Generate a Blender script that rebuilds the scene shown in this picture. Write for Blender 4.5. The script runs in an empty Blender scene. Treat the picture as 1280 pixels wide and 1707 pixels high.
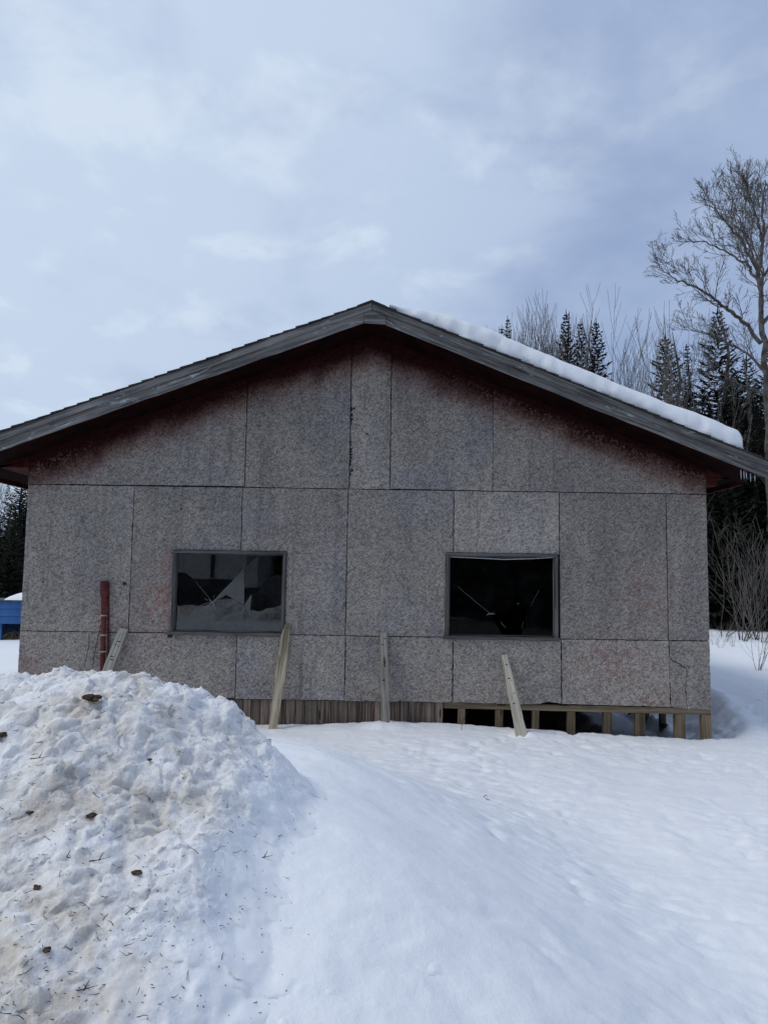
import bpy, bmesh, math, random
import numpy as np
from mathutils import Vector, Matrix

# ------------------------------------------------------------------ camera
scene = bpy.context.scene
COL = scene.collection
EYE = Vector((0.0, 0.0, 1.65))
FPX = 1270.0                                   # focal length in pixels of the 1280x1707 photograph
PITCH = math.atan(FPX / 14700.0)
ROLL = 0.0150
fwd = Vector((0, math.cos(PITCH), math.sin(PITCH)))
up0 = Vector((0, -math.sin(PITCH), math.cos(PITCH)))
rt0 = Vector((1, 0, 0))
rt = rt0 * math.cos(ROLL) + up0 * math.sin(ROLL)
upv = up0 * math.cos(ROLL) - rt0 * math.sin(ROLL)
cam_data = bpy.data.cameras.new("camera")
cam = bpy.data.objects.new("camera", cam_data)
COL.objects.link(cam)
cam.matrix_world = Matrix(((rt.x, upv.x, -fwd.x, EYE.x), (rt.y, upv.y, -fwd.y, EYE.y),
                           (rt.z, upv.z, -fwd.z, EYE.z), (0, 0, 0, 1)))
cam_data.sensor_fit = 'VERTICAL'
cam_data.sensor_height = 24.0
cam_data.lens = FPX / 1707.0 * 24.0
cam_data.clip_start = 0.05
cam_data.clip_end = 3000.0
scene.camera = cam


def sight(px, py, Y):
    """survey helper: where the sight line of a photo pixel meets the vertical plane y = Y"""
    d = fwd + rt * ((px - 640.0) / FPX) - upv * ((py - 853.5) / FPX)
    return EYE + d * (Y / d.y)


# ------------------------------------------------------------------ node helpers
class NT:
    def __init__(self, tree):
        self.t = tree

    def add(self, kind, **kw):
        n = self.t.nodes.new('ShaderNode' + kind)
        for k, v in kw.items():
            if k.startswith('_'):
                setattr(n, k[1:], v)
        for k, v in kw.items():
            if k.startswith('_'):
                continue
            key = int(k[1:]) if (k[0] == 'i' and k[1:].isdigit()) else k.replace('__', ' ')
            s = n.inputs[key]
            if isinstance(v, bpy.types.NodeSocket):
                self.t.links.new(v, s)
            else:
                s.default_value = v
        return n

    def math(self, op, a, b=0.0, c=0.0, clamp=False):
        n = self.add('Math', _operation=op, i0=a, i1=b, i2=c)
        n.use_clamp = clamp
        return n.outputs[0]

    def mix(self, fac, a, b, blend='MIX'):
        n = self.t.nodes.new('ShaderNodeMix')
        n.data_type = 'RGBA'
        n.blend_type = blend
        for idx, v in ((0, fac), (6, a), (7, b)):
            if isinstance(v, bpy.types.NodeSocket):
                self.t.links.new(v, n.inputs[idx])
            else:
                if idx != 0 and len(v) == 3:
                    v = (*v, 1)
                n.inputs[idx].default_value = v
        return n.outputs[2]

    def ramp(self, fac, lo, hi, smooth=True):
        n = self.add('MapRange', i0=fac, i1=lo, i2=hi, i3=0.0, i4=1.0)
        if smooth:
            n.interpolation_type = 'SMOOTHSTEP'
        return n.outputs[0]

    def noise(self, vec, scale, detail=3.0, rough=0.55, dist=0.0):
        return self.add('TexNoise', Vector=vec, Scale=scale, Detail=detail, Roughness=rough, Distortion=dist)

    def mapping(self, vec, scale=(1, 1, 1), loc=(0, 0, 0), rot=(0, 0, 0)):
        return self.add('Mapping', Vector=vec, Location=loc, Rotation=rot, Scale=scale).outputs[0]


def new_mat(name, rough=0.85):
    m = bpy.data.materials.new(name)
    m.use_nodes = True
    nt = m.node_tree
    b = nt.nodes['Principled BSDF']
    b.inputs['Roughness'].default_value = rough
    b.inputs['Specular IOR Level'].default_value = 0.25
    return m, NT(nt), b


def lk(N, out, sock):
    N.t.links.new(out, sock)


# ------------------------------------------------------------------ world: overcast sky over a Nishita sky
SUN_EL, SUN_AZ = 38.0, -62.0          # azimuth measured from +y (towards the shed), negative = to the left
world = bpy.data.worlds.new("World")
scene.world = world
world.use_nodes = True
wt = world.node_tree
wt.nodes.clear()
N = NT(wt)
tc = N.add('TexCoord').outputs['Generated']
sky = N.add('TexSky', _sky_type='NISHITA')
sky.sun_disc = False
sky.sun_elevation = math.radians(SUN_EL)
sky.sun_rotation = math.radians(SUN_AZ)
sky.air_density = 1.0
sky.dust_density = 1.5
sep = N.add('SeparateXYZ', Vector=tc)
# cloud deck: stretch the direction so that the clouds flatten towards the horizon
zz = N.math('ADD', N.math('MAXIMUM', sep.outputs[2], 0.0), 0.32)
pl = N.add('CombineXYZ', X=N.math('DIVIDE', sep.outputs[0], zz), Y=N.math('DIVIDE', sep.outputs[1], zz), Z=0.0).outputs[0]
n1 = N.noise(pl, 2.4, 6.0, 0.55, 0.35).outputs[0]
n2 = N.noise(N.mapping(pl, loc=(3.1, 7.7, 0)), 5.0, 6.0, 0.55, 0.25).outputs[0]
n3 = N.noise(N.mapping(pl, loc=(9.1, 1.7, 0)), 0.8, 2.0, 0.5, 0.0).outputs[0]
sd = (math.sin(math.radians(SUN_AZ)) * math.cos(math.radians(SUN_EL)),
      math.cos(math.radians(SUN_AZ)) * math.cos(math.radians(SUN_EL)), math.sin(math.radians(SUN_EL)))
dot = N.add('VectorMath', _operation='DOT_PRODUCT', i0=tc, i1=sd).outputs[1]
glow = N.ramp(dot, 0.12, 0.90)
cover = N.ramp(N.math('ADD', N.math('ADD', N.math('MULTIPLY', n1, 0.55), N.math('MULTIPLY', n3, 0.45)),
                      N.math('MULTIPLY', glow, 0.26)), 0.40, 0.68)
deck = N.mix(glow, (3.85, 4.85, 6.85), (5.7, 6.85, 8.5))
deck = N.mix(N.math('MULTIPLY', N.ramp(n2, 0.50, 0.66), N.math('MULTIPLY_ADD', glow, 0.60, 0.28)), deck, (6.6, 7.6, 8.9))
deck = N.mix(N.math('MULTIPLY', N.ramp(N.math('SUBTRACT', 1.0, n1), 0.46, 0.64), 0.38), deck, (3.9, 4.75, 6.8))
thin = N.mix(0.35, (3.5, 4.55, 7.1), sky.outputs[0])
col = N.mix(cover, thin, deck)
bg = N.add('Background', Color=col, Strength=0.1)
out = wt.nodes.new('ShaderNodeOutputWorld')
wt.links.new(bg.outputs[0], out.inputs[0])

# ------------------------------------------------------------------ sun behind the cloud
sun_d = bpy.data.lights.new("sun", 'SUN')
sun_d.energy = 1.2
sun_d.angle = math.radians(20)
sun_d.color = (1.0, 0.96, 0.9)
sun = bpy.data.objects.new("sun", sun_d)
COL.objects.link(sun)
sun.rotation_euler = Vector((-0.80, -0.25, 1.0)).to_track_quat('Z', 'Y').to_euler()
sun.location = (-20, -6, 30)
sky.sun_elevation = math.asin(1.0 / Vector((-0.80, -0.25, 1.0)).length)
sky.sun_rotation = math.atan2(-0.80, -0.25)

vs = scene.view_settings
vs.view_transform = 'Standard'
vs.look = 'None'
vs.exposure = 0.0
vs.gamma = 1.0
vs.use_curve_mapping = False
scene.render.engine = 'CYCLES'
scene.cycles.max_bounces = 8
scene.cycles.transparent_max_bounces = 16
scene.cycles.use_denoising = True

random.seed(7)
RNG = np.random.default_rng(11)


# ------------------------------------------------------------------ numpy noise
_perm = np.random.default_rng(5).permutation(512).astype(np.int64)
_perm = np.concatenate([_perm, _perm, _perm])
_ga = np.random.default_rng(6).uniform(0, 2 * np.pi, 512)
_gx, _gy = np.cos(_ga), np.sin(_ga)


def perlin(x, y):
    xi = np.floor(x).astype(np.int64)
    yi = np.floor(y).astype(np.int64)
    xf, yf = x - xi, y - yi
    u = xf * xf * xf * (xf * (xf * 6 - 15) + 10)
    v = yf * yf * yf * (yf * (yf * 6 - 15) + 10)

    def g(ix, iy, dx, dy):
        h = _perm[_perm[ix & 511] + (iy & 511)] & 511
        return _gx[h] * dx + _gy[h] * dy
    a = g(xi, yi, xf, yf)
    b = g(xi + 1, yi, xf - 1, yf)
    c = g(xi, yi + 1, xf, yf - 1)
    d = g(xi + 1, yi + 1, xf - 1, yf - 1)
    return ((a + u * (b - a)) * (1 - v) + (c + u * (d - c)) * v) * 1.5


def fbm(x, y, octaves=4, gain=0.5):
    s, a = 0.0, 1.0
    for o in range(octaves):
        s = s + a * perlin(x * 2 ** o + 17.3 * o, y * 2 ** o - 9.1 * o)
        a *= gain
    return s


def domes(x, y, keep=0.5, seed=0):
    """rounded clods: height of randomly kept half spheres, one per grid cell"""
    xi = np.floor(x).astype(np.int64)
    yi = np.floor(y).astype(np.int64)
    best = np.zeros_like(x)
    for ox in (-1, 0, 1):
        for oy in (-1, 0, 1):
            cx, cy = xi + ox, yi + oy
            h = _perm[_perm[(cx + seed) & 511] + (cy & 511)] & 511
            r1 = (h * 37 % 512) / 512.0
            r2 = (h * 91 % 512) / 512.0
            r3 = (h * 173 % 512) / 512.0
            R = 0.35 + 0.5 * r3
            d2 = ((x - cx - r1) ** 2 + (y - cy - r2) ** 2) / (R * R)
            v = np.sqrt(np.clip(1 - d2, 0, 1)) * R * (h / 512.0 < keep)
            best = np.maximum(best, v)
    return best


def smooth(a, b, x):
    t = np.clip((x - a) / (b - a), 0, 1)
    return t * t * (3 - 2 * t)


# ------------------------------------------------------------------ object helpers
def empty(name, loc, label=None, cat=None, group=None, kind=None):
    o = bpy.data.objects.new(name, None)
    o.location = loc
    o.empty_display_size = 0.2
    COL.objects.link(o)
    tag(o, label, cat, group, kind)
    return o


def tag(o, label=None, cat=None, group=None, kind=None):
    for k, v in (('label', label), ('category', cat), ('group', group), ('kind', kind)):
        if v:
            o[k] = v
    return o


def hang(o, parent):
    if parent is not None:
        o.parent = parent
        m = Matrix.Identity(4)
        p = parent
        chain = []
        while p is not None:
            chain.append(p)
            p = p.parent
        for p in reversed(chain):
            m = m @ p.matrix_parent_inverse @ p.matrix_basis
        o.matrix_parent_inverse = m.inverted()
    return o


def mesh(name, V, Fc, mat, parent=None, smooth_shade=False, matrix=None):
    me = bpy.data.meshes.new(name)
    me.from_pydata([tuple(v) for v in V], [], [tuple(f) for f in Fc])
    me.update()
    if smooth_shade:
        me.polygons.foreach_set('use_smooth', [True] * len(me.polygons))
    me.materials.append(mat)
    o = bpy.data.objects.new(name, me)
    if matrix is not None:
        o.matrix_basis = matrix
    COL.objects.link(o)
    return hang(o, parent)


def mesh_np(name, V, Fq, mat, parent=None, smooth_shade=True):
    """fast quad mesh from numpy arrays"""
    me = bpy.data.meshes.new(name)
    nv, nf = len(V), len(Fq)
    me.vertices.add(nv)
    me.vertices.foreach_set('co', np.asarray(V, dtype=np.float32).ravel())
    k = Fq.shape[1]
    me.loops.add(nf * k)
    me.loops.foreach_set('vertex_index', Fq.astype(np.int32).ravel())
    me.polygons.add(nf)
    me.polygons.foreach_set('loop_start', np.arange(0, nf * k, k, dtype=np.int32))
    me.polygons.foreach_set('use_smooth', np.full(nf, smooth_shade))
    me.update(calc_edges=True)
    me.materials.append(mat)
    o = bpy.data.objects.new(name, me)
    COL.objects.link(o)
    return hang(o, parent)


def grid_faces(nx, ny):
    i = np.arange(nx - 1)[:, None] * ny + np.arange(ny - 1)[None, :]
    i = i.ravel()
    return np.stack([i, i + ny, i + ny + 1, i + 1], 1)


def box_vf(x0, x1, y0, y1, z0, z1):
    V = [(x0, y0, z0), (x1, y0, z0), (x1, y1, z0), (x0, y1, z0), (x0, y0, z1), (x1, y0, z1), (x1, y1, z1), (x0, y1, z1)]
    Fc = [(0, 3, 2, 1), (4, 5, 6, 7), (0, 1, 5, 4), (1, 2, 6, 5), (2, 3, 7, 6), (3, 0, 4, 7)]
    return V, Fc


def box(name, x0, x1, y0, y1, z0, z1, mat, parent=None):
    return mesh(name, *box_vf(x0, x1, y0, y1, z0, z1), mat, parent)


def boxes(name, lst, mat, parent=None):
    V, Fc = [], []
    for b in lst:
        v, f = box_vf(*b)
        n = len(V)
        V += v
        Fc += [tuple(i + n for i in q) for q in f]
    return mesh(name, V, Fc, mat, parent)


def plate(name, poly, y_front, y_back, mat, parent=None, step=None, jit=0.0, chips=()):
    """an upright plate: outline in (x, z), its edges roughened, given thickness along y"""
    P = []
    n = len(poly)
    for i in range(n):
        a, b = Vector(poly[i]), Vector(poly[(i + 1) % n])
        L = (b - a).length
        k = max(1, int(L / step)) if step else 1
        nrm = Vector((-(b - a).y, (b - a).x)) / max(L, 1e-6)
        for j in range(k):
            p = a + (b - a) * (j / k)
            if jit and j:
                p = p + nrm * (abs(random.gauss(0, jit)))
            P.append(p)
    V = [(p.x, y_front, p.y) for p in P] + [(p.x, y_back, p.y) for p in P]
    m = len(P)
    Fc = [tuple(range(m)), tuple(range(2 * m - 1, m - 1, -1))]
    Fc += [(i, m + i, m + (i + 1) % m, (i + 1) % m) for i in range(m)]
    return mesh(name, V, Fc, mat, parent)


def board(name, p0, p1, width, thick, mat, parent=None, face=(0, -1, 0), w1=None, bend=0.0, rough=0.0, segs=1, split=False):
    """a plank from p0 to p1, its broad face turned to `face`; local x runs along the grain"""
    p0, p1 = Vector(p0), Vector(p1)
    ax = (p1 - p0)
    L = ax.length
    ax.normalize()
    fz = Vector(face)
    fz = (fz - ax * fz.dot(ax)).normalized()
    ay = fz.cross(ax)
    M = Matrix(((ax.x, ay.x, fz.x, p0.x), (ax.y, ay.y, fz.y, p0.y), (ax.z, ay.z, fz.z, p0.z), (0, 0, 0, 1)))
    w1 = width if w1 is None else w1
    V, Fc = [], []
    for i in range(segs + 1):
        t = i / segs
        w = (width + (w1 - width) * t) / 2
        off = bend * math.sin(math.pi * t)
        ja, jb = (random.gauss(0, rough), random.gauss(0, rough)) if rough else (0, 0)
        jx = random.gauss(0, rough * 2) if (rough and i in (0, segs)) else 0
        c = min(0.004, thick * 0.2)
        pr = [(-w + ja, -thick / 2 + c), (-w + ja + c, -thick / 2), (w + jb - c, -thick / 2), (w + jb, -thick / 2 + c),
              (w + jb, thick / 2 - c), (w + jb - c, thick / 2), (-w + ja + c, thick / 2), (-w + ja, thick / 2 - c)]
        for q, (yy, z) in enumerate(pr):
            ex = jx * (1 if q % 2 else -0.4)
            V.append((L * t + ex, yy + off, z))
    for i in range(segs):
        a = i * 8
        for q in range(8):
            Fc.append((a + q, a + (q + 1) % 8, a + 8 + (q + 1) % 8, a + 8 + q))
    Fc.append(tuple(range(7, -1, -1)))
    Fc.append(tuple(range(segs * 8, segs * 8 + 8)))
    return mesh(name, V, Fc, mat, parent, matrix=M)


def tube_vf(pts, rad, sides=6, V=None, Fc=None, cap=True):
    V = [] if V is None else V
    Fc = [] if Fc is None else Fc
    n = len(pts)
    base = len(V)
    ref = None
    for i in range(n):
        d = (pts[min(i + 1, n - 1)] - pts[max(i - 1, 0)])
        if d.length < 1e-9:
            d = Vector((0, 0, 1))
        d.normalize()
        if ref is None:
            ref = d.orthogonal().normalized()
        a = (ref - d * ref.dot(d))
        a = a.normalized() if a.length > 1e-6 else d.orthogonal().normalized()
        ref = a
        b = d.cross(a)
        r = rad[i] if hasattr(rad, '__len__') else rad
        for s in range(sides):
            t = 2 * math.pi * s / sides
            V.append(tuple(pts[i] + (a * math.cos(t) + b * math.sin(t)) * r))
    for i in range(n - 1):
        o = base + i * sides
        for s in range(sides):
            Fc.append((o + s, o + (s + 1) % sides, o + sides + (s + 1) % sides, o + sides + s))
    if cap:
        Fc.append(tuple(base + s for s in range(sides - 1, -1, -1)))
        Fc.append(tuple(base + (n - 1) * sides + s for s in range(sides)))
    return V, Fc


# ------------------------------------------------------------------ materials
def mat_snow(name, dirty=False):
    m, N, b = new_mat(name, 0.75)
    P = N.add('NewGeometry').outputs['Position']
    big = N.noise(P, 0.6, 3).outputs[0]
    col = N.mix(big, (0.86, 0.875, 0.89), (0.90, 0.91, 0.915))
    if dirty:
        a = N.noise(P, 1.3, 5, 0.6, 0.4).outputs[0]
        c = N.noise(P, 7.0, 4, 0.65, 0.5).outputs[0]
        inner = N.ramp(N.add('SeparateXYZ', Vector=P).outputs[0], -0.45, -0.80)
        grime = N.math('MULTIPLY', inner, N.math('MULTIPLY', N.ramp(a, 0.32, 0.58), N.ramp(c, 0.30, 0.60)))
        brk = N.add('Attribute', _attribute_name='broken').outputs['Fac']
        col = N.mix(brk, col, (0.90, 0.90, 0.895))
        col = N.mix(N.math('MULTIPLY', grime, 0.95), col, (0.66, 0.595, 0.505))
        fine = N.noise(P, 26.0, 4, 0.7, 0.3).outputs[0]
        spots = N.math('MULTIPLY', inner, N.math('MULTIPLY', N.ramp(fine, 0.58, 0.72), N.ramp(a, 0.38, 0.60)))
        col = N.mix(N.math('MULTIPLY', spots, 0.6), col, (0.33, 0.27, 0.20))
        spk = N.add('TexVoronoi', Vector=P, Scale=75.0)
        sp = N.math('MULTIPLY', N.math('LESS_THAN', spk.outputs['Distance'], 0.22),
                    N.math('GREATER_THAN', N.add('SeparateColor', Color=spk.outputs['Color']).outputs[0], 0.955))
        col = N.mix(N.math('MULTIPLY', sp, 0.8), col, (0.10, 0.075, 0.05))
    lk(N, col, b.inputs['Base Color'])
    if dirty:
        lk(N, N.math('MULTIPLY', brk, 0.5), b.inputs['Subsurface Weight'])
        b.inputs['Subsurface Radius'].default_value = (1.0, 1.0, 1.0)
        b.inputs['Subsurface Scale'].default_value = 0.035
    g1 = N.noise(P, 60.0 if dirty else 30.0, 4, 0.62).outputs[0]
    g2 = N.noise(P, 260.0 if dirty else 220.0, 2, 0.5).outputs[0]
    if dirty:
        v = N.add('TexVoronoi', Vector=N.mix(0.03, P, N.noise(P, 30.0, 2).outputs[1]), Scale=40.0)
        g0 = N.noise(P, 21.0, 3, 0.6, 0.4).outputs[0]
        g1 = N.math('ADD', N.math('MULTIPLY_ADD', g0, 1.3, g1), N.math('MULTIPLY', N.math('SUBTRACT', 1.0, v.outputs['Distance']), 0.6))
    hgt = N.math('ADD', N.math('MULTIPLY', g1, 1.0), N.math('MULTIPLY', g2, 0.22))
    if dirty:
        hgt = N.math('MULTIPLY', hgt, N.math('MULTIPLY_ADD', N.add('Attribute', _attribute_name='broken').outputs['Fac'], 0.90, 0.10))
    bp = N.add('Bump', Strength=0.8 if dirty else 0.5, Distance=0.013 if dirty else 0.009, Height=hgt)
    lk(N, bp.outputs[0], b.inputs['Normal'])
    return m


def mat_osb():
    m, N, b = new_mat("weathered_waferboard", 0.95)
    b.inputs["Specular IOR Level"].default_value = 0.06
    P = N.add('NewGeometry').outputs['Position']
    sp = N.add('SeparateXYZ', Vector=P)
    flat = N.add('CombineXYZ', X=sp.outputs[0], Y=N.math('MULTIPLY', N.add('ObjectInfo').outputs['Random'], 40.0), Z=sp.outputs[2]).outputs[0]
    warp = N.noise(flat, 14.0, 2).outputs[1]
    wv = N.mix(0.02, flat, warp)
    # three generations of flakes, laid across each other
    f1 = N.add('TexVoronoi', Vector=N.mapping(N.mapping(wv, rot=(0, 0.55, 0)), (40, 1, 96)), Scale=1.0)
    f2 = N.add('TexVoronoi', Vector=N.mapping(N.mapping(wv, rot=(0, -0.60, 0)), (46, 1, 104)), Scale=1.0)
    f3 = N.add('TexVoronoi', Vector=N.mapping(N.mapping(wv, rot=(0, 1.5, 0)), (60, 1, 125)), Scale=1.0)
    v1 = N.add('SeparateColor', Color=f1.outputs['Color']).outputs[0]
    v2 = N.add('SeparateColor', Color=f2.outputs['Color']).outputs[0]
    v3 = N.add('SeparateColor', Color=f3.outputs['Color']).outputs[1]
    v = N.math('ADD', N.math('ADD', N.math('MULTIPLY', v1, 0.36), N.math('MULTIPLY', v2, 0.34)), N.math('MULTIPLY', v3, 0.30))
    v = N.ramp(v, 0.20, 0.80, False)
    col = N.mix(v, (0.150, 0.134, 0.117), (0.450, 0.408, 0.358))
    # weather streaks and blotches
    bl = N.noise(flat, 1.1, 5, 0.6, 0.3).outputs[0]
    st = N.noise(N.mapping(flat, (5.0, 1, 0.6)), 1.0, 5, 0.6).outputs[0]
    tint = N.math('ADD', N.math('MULTIPLY', bl, 0.6), N.math('MULTIPLY', st, 0.4))
    col = N.mix(N.ramp(tint, 0.35, 0.65), N.mix(1.0, col, (0.80, 0.80, 0.84), 'MULTIPLY'), N.mix(1.0, col, (1.10, 1.08, 1.06), 'MULTIPLY'))
    pan = N.math('MULTIPLY_ADD', N.add('ObjectInfo').outputs['Random'], 0.22, 0.87)
    col = N.mix(1.0, col, N.add('CombineColor', Red=pan, Green=pan, Blue=pan).outputs[0], 'MULTIPLY')
    hue = N.noise(N.mapping(flat, loc=(5, 0, 9)), 0.9, 3).outputs[0]
    col = N.mix(N.math('MULTIPLY', N.ramp(hue, 0.5, 0.75), 0.35), col, N.mix(1.0, col, (0.85, 0.93, 1.22), 'MULTIPLY'))
    # dark flecks where flakes have lifted
    fl = N.noise(N.mapping(N.mapping(flat, rot=(0, .9, 0)), (34, 1, 62)), 1.0, 3, 0.65, 0.6).outputs[0]
    col = N.mix(N.math('MULTIPLY', N.ramp(fl, 0.66, 0.74), 0.75), col, (0.035, 0.033, 0.033))
    lf = N.noise(N.mapping(flat, loc=(3, 0, 5)), 70.0, 2, 0.6, 0.6).outputs[0]
    col = N.mix(N.math('MULTIPLY', N.ramp(lf, 0.66, 0.76), 0.6), col, (0.56, 0.52, 0.46))
    # nail heads and pin holes
    nh = N.add('TexVoronoi', Vector=N.mapping(flat, (3.2, 1, 3.2)), Scale=1.0)
    nk = N.math('MULTIPLY', N.math('LESS_THAN', nh.outputs['Distance'], 0.045), N.math('GREATER_THAN', N.add('SeparateColor', Color=nh.outputs['Color']).outputs[1], 0.35))
    col = N.mix(N.math('MULTIPLY', nk, 0.8), col, (0.02, 0.018, 0.017))
    # long faint run-off streaks
    ru = N.noise(N.mapping(flat, (16.0, 1, 0.5), loc=(2, 0, 6)), 1.0, 4, 0.6).outputs[0]
    ru2 = N.noise(N.mapping(flat, (0.8, 1, 0.8), loc=(8, 0, 1)), 1.0, 2, 0.5).outputs[0]
    col = N.mix(N.math('MULTIPLY', N.math('MULTIPLY', N.ramp(ru, 0.52, 0.72), N.ramp(ru2, 0.42, 0.62)), 0.42), col, (0.085, 0.078, 0.072))
    # oxide-red overspray from the painted soffit, following the rake; darkened to paint in the overhang's shade
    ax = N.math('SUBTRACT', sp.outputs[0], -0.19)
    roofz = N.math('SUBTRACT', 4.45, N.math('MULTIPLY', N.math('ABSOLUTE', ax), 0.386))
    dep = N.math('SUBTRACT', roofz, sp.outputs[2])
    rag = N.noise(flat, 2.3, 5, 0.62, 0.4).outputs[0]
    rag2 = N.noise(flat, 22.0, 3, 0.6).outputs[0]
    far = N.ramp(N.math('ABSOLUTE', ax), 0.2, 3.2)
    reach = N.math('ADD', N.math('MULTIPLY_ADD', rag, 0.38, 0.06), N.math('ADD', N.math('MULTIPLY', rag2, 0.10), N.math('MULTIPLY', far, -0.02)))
    ov_shade = N.ramp(N.math('SUBTRACT', N.math('SUBTRACT', reach, 0.07), dep), -0.20, 0.13)
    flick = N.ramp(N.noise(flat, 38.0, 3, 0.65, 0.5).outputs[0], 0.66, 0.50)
    ov_shade = N.math('MULTIPLY', ov_shade, N.math('MAXIMUM', N.math('ADD', flick, N.math('MULTIPLY', N.math('SUBTRACT', 1.0, flick), N.math('SUBTRACT', 0.95, N.math('MULTIPLY', N.math('MAXIMUM', N.ramp(sp.outputs[0], 0.3, 1.6), N.ramp(sp.outputs[0], -3.2, -3.7)), 0.6)))), N.ramp(dep, 0.20, 0.06)))
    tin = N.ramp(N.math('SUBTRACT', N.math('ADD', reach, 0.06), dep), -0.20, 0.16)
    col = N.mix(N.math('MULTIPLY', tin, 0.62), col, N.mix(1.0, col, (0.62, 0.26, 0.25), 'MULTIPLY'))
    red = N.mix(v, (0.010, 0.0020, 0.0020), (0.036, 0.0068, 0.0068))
    col = N.mix(N.math('MULTIPLY', ov_shade, 0.99), col, red)
    # thin red mist left of the first window and on the lower right sheets

    def mist(cx, cz, rx, rz, amt, col):
        dx = N.math('DIVIDE', N.math('SUBTRACT', sp.outputs[0], cx), rx)
        dz = N.math('DIVIDE', N.math('SUBTRACT', sp.outputs[2], cz), rz)
        d = N.math('SQRT', N.math('ADD', N.math('MULTIPLY', dx, dx), N.math('MULTIPLY', dz, dz)))
        k = N.math('MULTIPLY', N.ramp(d, 1.0, 0.1), N.math('MULTIPLY', N.ramp(N.noise(flat, 9.0, 4, 0.65).outputs[0], 0.40, 0.60), amt))
        return N.mix(k, col, N.mix(v, (0.16, 0.085, 0.072), (0.38, 0.26, 0.22)))
    col = mist(-2.45, 1.42, 0.36, 0.80, 0.95, col)
    col = mist(-2.75, 1.0, 0.6, 0.6, 0.35, col)
    col = mist(-1.0, 2.3, 0.9, 0.6, 0.22, col)
    col = mist(2.6, 0.75, 0.7, 0.5, 0.75, col)
    col = mist(3.0, 1.5, 0.6, 0.5, 0.55, col)
    col = mist(3.0, 0.35, 0.4, 0.2, 0.8, col)
    col = mist(-3.9, 0.5, 0.35, 0.5, 0.7, col)
    lk(N, col, b.inputs['Base Color'])
    h = N.math('ADD', N.math('MULTIPLY', v1, 0.6), N.math('ADD', N.math('MULTIPLY', v2, 0.5), N.math('MULTIPLY', fl, -0.6)))
    bp = N.add('Bump', Strength=0.45, Distance=0.003, Height=h)
    lk(N, bp.outputs[0], b.inputs['Normal'])
    return m


def mat_wood(name, dark, light, knots=True, paint=0.0, paint_col=(0.40, 0.42, 0.42), streak=1.0, vary=0.25, coarse=1.0):
    """weathered timber, grain along the object's own x"""
    m, N, b = new_mat(name, 0.88)
    oi = N.add('ObjectInfo')
    rnd = oi.outputs['Random']
    O = N.add('VectorMath', _operation='ADD', i0=N.add('TexCoord').outputs['Object'],
              i1=N.add('CombineXYZ', X=N.math('MULTIPLY', rnd, 37.0), Y=N.math('MULTIPLY', rnd, 11.0), Z=0.0).outputs[0]).outputs[0]
    wob = N.mix(0.02, O, N.noise(O, 3.0, 2).outputs[1])
    g = N.noise(N.mapping(wob, (1.3 * coarse, 42 * coarse, 42 * coarse)), 1.0, 5, 0.65, 0.6).outputs[0]
    g2 = N.noise(N.mapping(wob, (0.6, 9, 9), loc=(4, 0, 2)), 1.0, 4, 0.6, 0.8).outputs[0]
    v = N.ramp(N.math('ADD', N.math('MULTIPLY', g, 0.55), N.math('MULTIPLY', g2, 0.45 * streak)), 0.36, 0.62)
    col = N.mix(v, dark, light)
    bl = N.noise(O, 2.2, 4, 0.6).outputs[0]
    k = N.math('MULTIPLY_ADD', N.math('ADD', N.math('MULTIPLY', bl, 0.9), N.math('MULTIPLY', rnd, 2 * vary)), 1.0, 0.55 - vary)
    col = N.mix(1.0, col, N.add('CombineColor', Red=k, Green=k, Blue=k).outputs[0], 'MULTIPLY')
    if knots:
        kv = N.add('TexVoronoi', Vector=N.mapping(wob, (2.4, 9.0, 0.01)), Scale=1.0)
        kk = N.math('MULTIPLY', N.math('LESS_THAN', kv.outputs['Distance'], 0.13),
                    N.math('GREATER_THAN', N.add('SeparateColor', Color=kv.outputs['Color']).outputs[0], 0.45))
        col = N.mix(N.math('MULTIPLY', kk, 0.75), col, tuple(c * 0.35 for c in dark))
    if paint:
        pn = N.noise(N.mapping(O, (2.6, 7, 7)), 1.0, 5, 0.68, 0.8).outputs[0]
        pf = N.noise(N.mapping(O, (14, 60, 60)), 1.0, 3, 0.6).outputs[0]
        pk = N.math('MULTIPLY', N.ramp(pn, 0.57, 0.68), N.ramp(pf, 0.38, 0.55))
        col = N.mix(N.math('MULTIPLY', pk, paint), col, paint_col)
    cr = N.noise(N.mapping(wob, (0.9, 70, 70), loc=(1, 3, 0)), 1.0, 3, 0.5).outputs[0]
    crk = N.ramp(cr, 0.36, 0.30)
    col = N.mix(N.math('MULTIPLY', crk, 0.75), col, tuple(c * 0.25 for c in dark))
    lk(N, col, b.inputs['Base Color'])
    h = N.math('SUBTRACT', N.math('MULTIPLY', g, 0.7), N.math('MULTIPLY', crk, 0.6))
    bp = N.add('Bump', Strength=0.6, Distance=0.003, Height=h)
    lk(N, bp.outputs[0], b.inputs['Normal'])
    return m


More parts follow.
